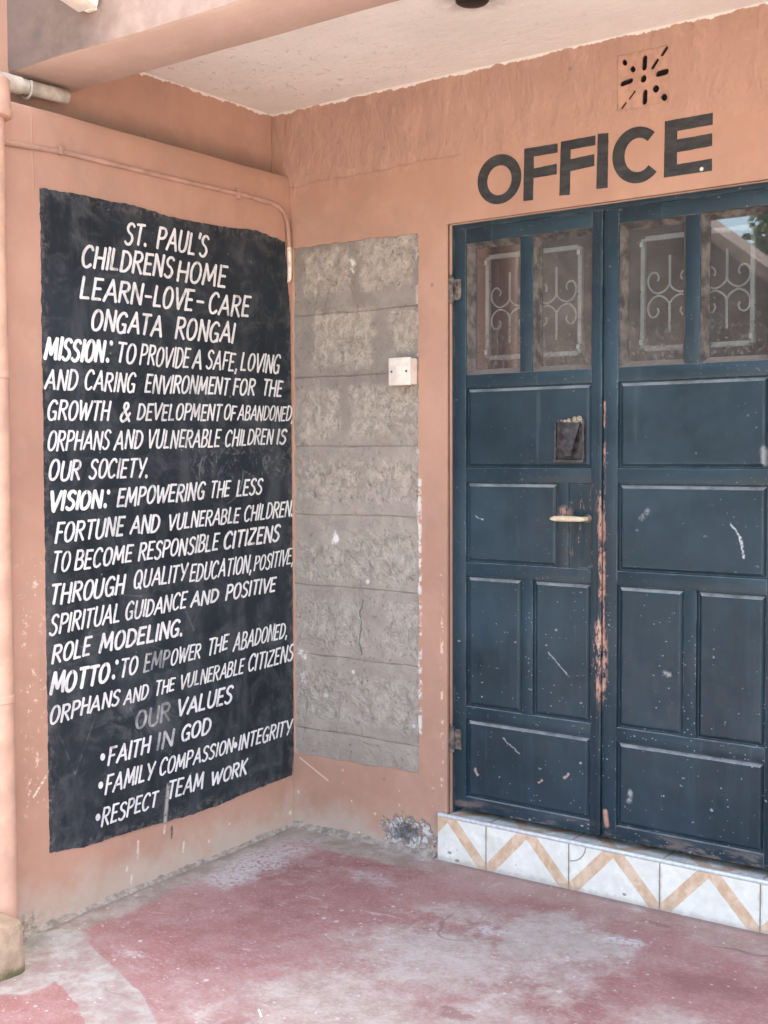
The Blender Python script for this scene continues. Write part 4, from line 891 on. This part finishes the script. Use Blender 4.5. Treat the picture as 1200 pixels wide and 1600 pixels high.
# ------------------------------------------------------------------ conduit, pipes
con = thing('conduit_pipe', 'thin terracotta painted conduit bending down beside the notice, bare end', 'conduit', (.01, -.6, 2.45))
pts = [(.003, -1.62, 2.446), (.003, -1.343, 2.449), (.003, -1.113, 2.464), (.003, -.654, 2.466), (.003, -.25, 2.470), (.006, -.12, 2.466), (.007, -.075, 2.458), (.009, -.045, 2.44), (.010, -.028, 2.41), (.012, -.022, 2.37), (.013, -.020, 2.32), (.013, -.018, 2.306)]
bm = bmesh.new(); tube(bm, pts, .0092, 12); finish('conduit_run', bm, M['conduit'], con, True)
bm = bmesh.new(); tube(bm, [(.013, -.018, 2.306), (.013, -.017, 2.25), (.012, -.016, 2.21), (.014, -.020, 2.185), (.016, -.026, 2.170)], [.0095, .0095, .009, .0085, .007], 12); finish('bare_end', bm, M['conduit_bare'], con, True)
for y, z in ((-1.125, 2.474), (-.30, 2.472)):
    bm = bmesh.new(); box(bm, .0, .0165, y-.008, y+.008, z-.022, z+.004, .002); box(bm, .0, .006, y-.010, y+.022, z+.003, z+.018, .002); finish('clip', bm, M['conduit'], con, True)

gp = thing('grey_waste_pipe', 'weathered grey pipe stub lying on the ledge at the beam end', 'pipe', (-.04, -1.6, 2.63))
bm = bmesh.new(); tube(bm, [(-.046, -1.63, 2.648), (-.046, -1.5, 2.650), (-.046, -1.30, 2.652), (-.046, -1.055, 2.660)], .0235, 20); finish('pipe_run', bm, M['grey_pipe'], gp, True)
bm = bmesh.new(); tube(bm, [(-.046, -1.335, 2.6515), (-.046, -1.235, 2.653)], .0275, 20); finish('collar', bm, M['grey_pipe'], gp, True)
bm = bmesh.new(); tube(bm, [(-.046+.029*math.cos(rad(a)), -1.21, 2.6535+.034*math.sin(rad(a))) for a in range(150, 395, 15)], .004, 8); finish('bracket_ring', bm, M['grey_pipe'], gp, True)

dp = thing('downpipe', 'terracotta painted downpipe standing in a mossy cement plinth', 'pipe', (.064, -1.432, .1))
bm = bmesh.new(); tube(bm, [(.064, -1.432, .02), (.064, -1.432, 1.2), (.064, -1.432, 2.60)], .046, 28); finish('pipe_shaft', bm, M['pipe'], dp, True)
bm = bmesh.new(); lathe(bm, [(.048, .0), (.066, .001), (.069, .012), (.069, .02), (.064, .03), (.063, .11), (.050, .118)], (.064, -1.432, 2.495), 'Z', 32); finish('socket', bm, M['pipe'], dp, True)
for z in (.74, 1.72):
    bm = bmesh.new(); lathe(bm, [(.0465, .0), (.049, .002), (.049, .022), (.0465, .024)], (.064, -1.432, z), 'Z', 28); box(bm, .0, .03, -1.49, -1.374, z+.002, z+.022, .002); finish('strap', bm, M['pipe'], dp, True)
bm = bmesh.new(); box(bm, -.02, .215, -1.70, -1.455, -.12, .115, .028)
bmesh.ops.subdivide_edges(bm, edges=bm.edges[:], cuts=5, use_grid_fill=True)
for v in bm.verts:
    v.co += Vector((mnoise.noise(v.co*9), mnoise.noise(v.co*9+Vector((5, 0, 0))), mnoise.noise(v.co*9+Vector((0, 5, 0)))))*.010
s_ = NT('mossy_cement_plinth', .95, .1); n_ = s_.noise(14, 6, .7)
c_ = s_.mix(s_.ss(n_, .3, .7), (.31, .225, .155), (.48, .37, .275))
c_ = s_.mix(s_.mul(s_.ss(s_.add(s_.Z, s_.mul(s_.sub(n_, .5), .06)), -.05, -.005, 1.0, 0.0), .85), c_, (.085, .09, .035))
s_.bump(s_.noise(40, 5, .7), .006, .8)
tag(finish('cement_plinth', bm, s_.out(c_), smooth=True), 'worn rounded cement plinth with a mossy foot round the downpipe', 'plinth')

# white fitting on the beam, black lamp holder on the ceiling
fl = thing('flood_lamp', 'white boxy lamp fitting tilted out from the porch beam', 'lamp', (.30, -1.26, 2.85))
bm = bmesh.new(); box(bm, .275, .362, -.30, 0, 0, .10, .006)
rot = Matrix.Translation((0, -1.262, 2.80)) @ Matrix.Rotation(rad(-14), 4, 'X')
bmesh.ops.transform(bm, matrix=rot, verts=bm.verts); finish('lamp_housing', bm, M['white_box'], fl, True)
bm = bmesh.new(); box(bm, .287, .350, -.27, -.03, -.004, -.0005, .001); bmesh.ops.transform(bm, matrix=rot, verts=bm.verts); finish('lamp_lens', bm, M['plastic'], fl, True)
bm = bmesh.new(); box(bm, .30, .34, -1.263, -1.2455, 2.80, 2.92, .002); finish('bracket', bm, M['white_box'], fl)
bm = bmesh.new(); lathe(bm, [(.050, 0), (.050, -.006), (.042, -.012), (.020, -.015)], (1.205, -.553, 2.8425), 'Z', 28)
tag(finish('ceiling_rose', bm, M['black'], smooth=True), 'black round ceiling rose on the cream ceiling', 'ceiling rose')

# ------------------------------------------------------------------ tiled step
st = thing('tiled_step', 'white tiled door step with beige zigzag stripes and metal nosing', 'step', (1.35, -.01, 0))
bm = bmesh.new(); box(bm, .715, 2.30, -.018, -.002, -.06, .160); finish('riser', bm, M['riser'], st)
bm = bmesh.new(); box(bm, .7455, 1.9845, -.0015, .12, .1585, .168); box(bm, .722, .7455, -.0015, -.0003, .1585, .168); finish('tread', bm, M['tread'], st)
bm = bmesh.new(); tube(bm, [(.716, -.0125, .1665), (2.30, -.0125, .1665)], .0082, 16); box(bm, .717, 2.30, -.0125, -.0016, .1665, .1725, .001); finish('nosing', bm, M['alu'], st, True)

# ------------------------------------------------------------------ double door
door = thing('metal_double_door', 'dark blue black metal double door with recessed panels and four glazed panes', 'door', (1.36, .03, .2))
YF = .030
bm = bmesh.new()
box(bm, .7462, .7552, YF+.004, YF+.05, .170, 2.3152, .001); box(bm, 1.9682, 1.9838, YF+.004, YF+.05, .170, 2.3152, .001); box(bm, .7556, 1.9678, YF+.004, YF+.05, 2.298, 2.3152, .001)
finish('door_frame', bm, M['door'], door)
def leaf(x0, x1, px0, px1, mull_top, mull_low, lock):
    zr = [(.193, .238), (.525, .572), (1.050, 1.098), (1.390, 1.440), (1.728, 1.775), (2.245, 2.296)]
    bm = bmesh.new(); B = .0022
    box(bm, x0, px0, YF, YF+.04, zr[0][0], zr[-1][1], B); box(bm, px1, x1, YF, YF+.04, zr[0][0], zr[-1][1], B)
    for a, b in zr: box(bm, px0-.001, px1+.001, YF+.0008, YF+.039, a, b, B)
    for (a, b), (z0, z1) in ((mull_top, (1.775, 2.245)), (mull_low, (.572, 1.050))): box(bm, a, b, YF+.0016, YF+.038, z0-.001, z1+.001, B)
    if lock: box(bm, lock[0], lock[1], YF+.0016, YF+.038, 1.097, 1.391, B)
    lf = finish('door_leaf', bm, M['door'], door, True)
    def panel(a, b, c, d, nm='panel', raised=True):
        bm = bmesh.new(); g, w = .006, .010
        rings = [(0, .0135), (g, .0135), (g+w, .0050), (g+w+.004, .0044)] if raised else [(0, .006), (.004, .0055)]
        vs = []
        for e, y in rings: vs.append([bm.verts.new(p) for p in ((a+e, YF+y, c+e), (b-e, YF+y, c+e), (b-e, YF+y, d-e), (a+e, YF+y, d-e))])
        for p, q in zip(vs, vs[1:]):
            for k in range(4): bm.faces.new((p[k], p[(k+1)%4], q[(k+1)%4], q[k]))
        e = rings[-1][0]; y = rings[-1][1]
        nx, nz = 16, 16
        # gently dished sheet steel
        gv = [[bm.verts.new((a+e+(b-a-2*e)*i/nx, YF+y+.0022*math.sin(math.pi*i/nx)*math.sin(math.pi*j/nz)*mnoise.noise((a*7+i*.22, j*.22, c*5)), c+e+(d-c-2*e)*j/nz)) for i in range(nx+1)] for j in range(nz+1)]
        for j in range(nz):
            for i in range(nx): bm.faces.new((gv[j][i], gv[j][i+1], gv[j+1][i+1], gv[j+1][i]))
        bmesh.ops.remove_doubles(bm, verts=bm.verts, dist=1e-5)
        return finish(nm, bm, M['door'], lf, False)
    panel(px0, px1, 1.440, 1.728)
    if lock: panel(px0, lock[0], 1.098, 1.390); panel(lock[1], px1, 1.098, 1.390, 'lock_panel', False)
    else: panel(px0, px1, 1.098, 1.390)
    panel(px0, mull_low[0], .572, 1.050); panel(mull_low[1], px1, .572, 1.050)
    panel(px0, px1, .238, .525)
    for a, b in ((px0, mull_top[0]), (mull_top[1], px1)):
        bm = bmesh.new(); vs = []          # splayed, puttied glazing bead
        for e, y in ((0.0005, .007), (.019, .0355), (.0192, .041)): vs.append([bm.verts.new(p) for p in ((a+e, YF+y, 1.775+e), (b-e, YF+y, 1.775+e), (b-e, YF+y, 2.245-e), (a+e, YF+y, 2.245-e))])
        for p, q in zip(vs, vs[1:]):
            for k in range(4): bm.faces.new((p[k], p[(k+1)%4], q[(k+1)%4], q[k]))
        finish('glazing_bead', bm, M['bead'], lf)
        bm = bmesh.new(); box(bm, a+.006, b-.006, YF+.0365, YF+.0395, 1.781, 2.239); finish('glass_pane', bm, M['glass'], lf)
    return lf
s_ = NT('dusty_putty_bead', .7, .3); n_ = s_.noise(30, 6, .7, stretch=(1, 1, .6))
c_ = s_.mix(s_.ss(n_, .35, .65), (.045, .042, .040), (.15, .132, .118)); c_ = s_.mix(s_.mul(s_.ss(s_.up(), .2, .6), .5), c_, (.36, .32, .28))
s_.bump(n_, .004, .6); M['bead'] = s_.out(c_)
LF = leaf(.7585, 1.3485, .807, 1.307, (1.030, 1.080), (1.038, 1.083), (1.179, 1.222))
RF = leaf(1.3525, 1.965, 1.405, 1.908, (1.635, 1.685), (1.640, 1.682), None)
# cover strip over the meeting stiles
bm = bmesh.new(); box(bm, 1.333, 1.3495, YF-.007, YF-.0003, .196, 2.294, .002); finish('cover_strip', bm, M['door'], LF, True)
# hinges
for z in (2.08, .444):
    bm = bmesh.new(); tube(bm, [(.7515, YF-.010, z-.045), (.7515, YF-.010, z+.045)], .0115, 14); box(bm, .7530, .79, YF-.006, YF-.0003, z-.035, z+.040, .002); tube(bm, [(.7515, YF-.010, z+.045), (.7515, YF-.010, z+.056)], [.008, .004], 10)
    finish('hinge', bm, M['rusty'], LF, True)
# lever handle
bm = bmesh.new()
tube(bm, [(1.296, YF-.001, 1.270), (1.296, YF-.030, 1.270), (1.294, YF-.040, 1.270), (1.286, YF-.045, 1.270)], .008, 14)
tube(bm, [(1.291, YF-.045, 1.270), (1.27, YF-.046, 1.2702), (1.22, YF-.047, 1.2705), (1.195, YF-.047, 1.270), (1.182, YF-.046, 1.269), (1.176, YF-.045, 1.2685)], [.0085, .0095, .0100, .009, .006, .002], 16)
finish('lever_handle', bm, M['cream_handle'], LF, True)
bm = bmesh.new(); lathe(bm, [(.016, 0), (.016, -.005), (.012, -.010)], (1.296, YF-.0004, 1.270), 'Y', 24); finish('handle_rose', bm, M['rusty'], LF, True)
# lifted flap over the latch hole
bm = bmesh.new()
def quadslab(bm, P, t):
    P = [Vector(p) for p in P]; n = (P[1]-P[0]).cross(P[3]-P[0]).normalized()*t
    a = [bm.verts.new(p) for p in P]; b = [bm.verts.new(p+n) for p in P]
    bm.faces.new(a); bm.faces.new(b[::-1])
    for k in range(4): bm.faces.new((a[k], b[k], b[(k+1)%4], a[(k+1)%4]))
quadslab(bm, [(1.184, YF-.020, 1.480), (1.251, YF-.040, 1.483), (1.270, YF-.010, 1.594), (1.190, YF-.006, 1.598)], .0025)
finish('latch_flap', bm, M['latch'], LF)
bm = bmesh.new()      # open-fronted housing: sill, right cheek, left cheek, back
box(bm, 1.172, 1.286, YF-.018, YF+.0015, 1.459, 1.470, .002); box(bm, 1.2795, 1.2865, YF-.014, YF+.0015, 1.4705, 1.606, .0015); box(bm, 1.172, 1.178, YF-.010, YF+.0015, 1.4705, 1.598, .001); box(bm, 1.1785, 1.279, YF+.0005, YF+.0018, 1.4705, 1.606)
finish('latch_housing', bm, M['latch'], LF, True)
bm = bmesh.new()
for (x, z, r) in ((1.225, 1.602, .009), (1.245, 1.606, .011), (1.264, 1.607, .012), (1.210, 1.600, .007), (1.277, 1.598, .008), (1.235, 1.594, .006), (1.254, 1.597, .007), (1.198, 1.603, .005), (1.281, 1.585, .006)):
    lathe(bm, [(r, .003), (r*.9, 0), (r*.5, -.004), (.001, -.005)], (x, YF-.005, z), 'Y', 9)
finish('weld_bead', bm, M['chip'], LF, True)

# scrolled burglar grille behind the panes, one welded to each leaf
def arc(cx, cz, r, a0, a1, y, n=14, rz=None): return [(cx+r*math.cos(rad(a0+(a1-a0)*k/n)), y, cz+(rz or r)*math.sin(rad(a0+(a1-a0)*k/n))) for k in range(n+1)]
def grille(xl, xr, c1, c2, lf):
    y = .088; bm = bmesh.new(); z0, z1 = 1.835, 2.195
    for x in (xl, xr): box(bm, x-.0075, x+.0075, y-.009, y+.009, z0, z1, .002)
    for z in (z0, z1): box(bm, xl+.0078, xr-.0078, y-.008, y+.008, z-.008, z+.008, .002)
    for c in (c1, c2):
        tube(bm, [(c, y, z1-.06), (c, y, 2.045)], .0045, 8); tube(bm, [(c, y, 1.885), (c, y, 1.975)], .0045, 8)
        for sx in (-1, 1):
            for sz in (-1, 1):
                # ogee out of the bar, then an open scroll turning back
                cz = 2.010
                p = [(c, y, cz+sz*.035), (c+sx*.006, y, cz+sz*.022), (c+sx*.020, y, cz+sz*.010), (c+sx*.040, y, cz+sz*.004), (c+sx*.060, y, cz+sz*.012), (c+sx*.074, y, cz+sz*.032), (c+sx*.074, y, cz+sz*.056), (c+sx*.062, y, cz+sz*.072), (c+sx*.046, y, cz+sz*.070), (c+sx*.038, y, cz+sz*.056), (c+sx*.042, y, cz+sz*.044)]
                tube(bm, [(q[0], y, q[1]) for q in smooth_pts([(a, b) for a, _, b in p], 4)], .0034, 7)
    # stays that weld the grille to the leaf
    for x in (xl, xr):
        for z in (z0+.02, z1-.02): box(bm, x-.006, x+.006, .0695, y-.0092, z-.008, z+.008)
    finish('grille', bm, M['grille'], lf, True)
grille(.866, 1.236, .956, 1.143, LF); grille(1.467, 1.836, 1.559, 1.751, RF)

# ------------------------------------------------------------------ room behind, rest of the building
bm = bmesh.new()
def inward(bm, x0, x1, y0, y1, z0, z1):
    box(bm, x0, x1, y1, y1+.1, z0, z1); box(bm, x0-.1, x0, y0, y1+.1, z0, z1); box(bm, x1, x1+.1, y0, y1+.1, z0, z1); box(bm, x0-.1, x1+.1, y0, y1+.1, z0-.1, z0); box(bm, x0-.1, x1+.1, y0, y1+.1, z1, z1+.1)
inward(bm, .3, 3.4, .2125, 3.6, .165, 2.9)
tag(finish('office_room', bm, M['room']), 'dim room seen through the dusty door panes', 'room')
bm = bmesh.new(); box(bm, -6, -.302, -1.64, 5, -.4, 4.3); box(bm, -.302, 6.5, 3.8, 5, -.4, 4.3); box(bm, -.302, 6.5, -.9, 3.8, 3.05, 4.2)  # unseen mass, height chosen for where its shadow ends
tag(finish('roof_shade_block', bm, M['wall_o']), 'unseen terracotta roof and back of the building, height set to shade the porch', 'building')

# things mirrored in the right-hand pane: a gabled house and a tree across the yard
hs = thing('gabled_house', 'brown roofed house across the yard, mirrored in the right door pane', 'house', (-5, -10, -.42))
bm = bmesh.new(); box(bm, -9.2, 0.5, -8.9, -8.2, -.42, 1.93); finish('wall', bm, M['cement'], hs)
bm = bmesh.new()
prof = [(-10.4, 1.9), (-4.4, 6.07), (.9, 1.87)]
vs = [[bm.verts.new((x, y, z)) for x, z in prof] for y in (-8.0, -9.0)] + [[bm.verts.new((x, y, z-.14)) for x, z in prof] for y in (-8.0, -9.0)]
for (a, b) in ((0, 1), (2, 3)):
    for k in range(2): bm.faces.new((vs[a][k], vs[a][k+1], vs[b][k+1], vs[b][k]))
for y in (0, 1):
    for k in range(2): bm.faces.new((vs[y][k], vs[y][k+1], vs[y+2][k+1], vs[y+2][k]))
for k in (0, 2): bm.faces.new((vs[0][k], vs[1][k], vs[3][k], vs[2][k]))
finish('roof', bm, M['roof'], hs)
bm = bmesh.new(); f = [bm.verts.new(p) for p in ((-9.2, -8.25, 2.56), (.5, -8.25, 2.02), (-4.4, -8.25, 5.92))]; g = [bm.verts.new(v.co + Vector((0, -.15, 0))) for v in f]
bm.faces.new(f); bm.faces.new(g[::-1])
for k in range(3): bm.faces.new((f[k], g[k], g[(k+1)%3], f[(k+1)%3]))
finish('gable', bm, M['roof'], hs)
tr = thing('leafy_tree', 'leafy tree beyond the house, mirrored in the right door pane', 'tree', (-2.5, -16, -.42))
bm = bmesh.new(); tube(bm, [(-2.5, -16, -.42), (-2.4, -16, 1.5), (-2.6, -16.1, 3.2), (-2.5, -16, 4.6)], [.22, .17, .13, .06], 10)
limbs = []
for k in range(9):
    a = k*2.4; z = 2.4+k*.28; e = Vector((-2.5+1.3*math.cos(a), -16+1.3*math.sin(a), z+1.2+.2*math.sin(k)))
    tube(bm, [(-2.5, -16, z), tuple((Vector((-2.5, -16, z))+e)/2+Vector((0, 0, .15))), tuple(e)], [.07, .045, .015], 6); limbs.append(e)
finish('trunk', bm, M['bark'], tr, True)
bm = bmesh.new()
for e in limbs + [Vector((-2.5, -16, 5.2)), Vector((-1.9, -15.7, 4.9)), Vector((-3.2, -16.2, 4.8)), Vector((-2.3, -16.3, 5.7)), Vector((-3.3, -16.1, 5.3))]:
    for k in range(420):
        d = Vector((random.gauss(0, 1), random.gauss(0, 1), random.gauss(0, 1))); d = d.normalized()*random.random()**.5*.72
        c = e+d; a = Vector((random.gauss(0, 1), random.gauss(0, 1), random.gauss(0, .6))).normalized(); b = a.orthogonal().normalized()
        l, w = .10, .055
        bm.faces.new([bm.verts.new(p) for p in (c-a*l, c+b*w, c+a*l, c-b*w)])
s_ = NT('leaf_green', .6, .3); s_n = s_.noise(3, 3)
finish('crown', bm, s_.out(s_.mix(s_n, (.06, .09, .04), (.15, .19, .09))), tr)

# ------------------------------------------------------------------ litter on the floor
bm = bmesh.new(); z = floor_z(.98, -1.27)
box(bm, .955, 1.003, -1.276, -1.270, z+.0008, z+.0035, .0008); bmesh.ops.rotate(bm, cent=(.98, -1.273, z), matrix=Matrix.Rotation(rad(-38), 3, 'Z'), verts=bm.verts)
tag(finish('matchstick', bm, M['paper']), 'white sliver like a matchstick lying on the red floor by the grey repair', 'scrap')
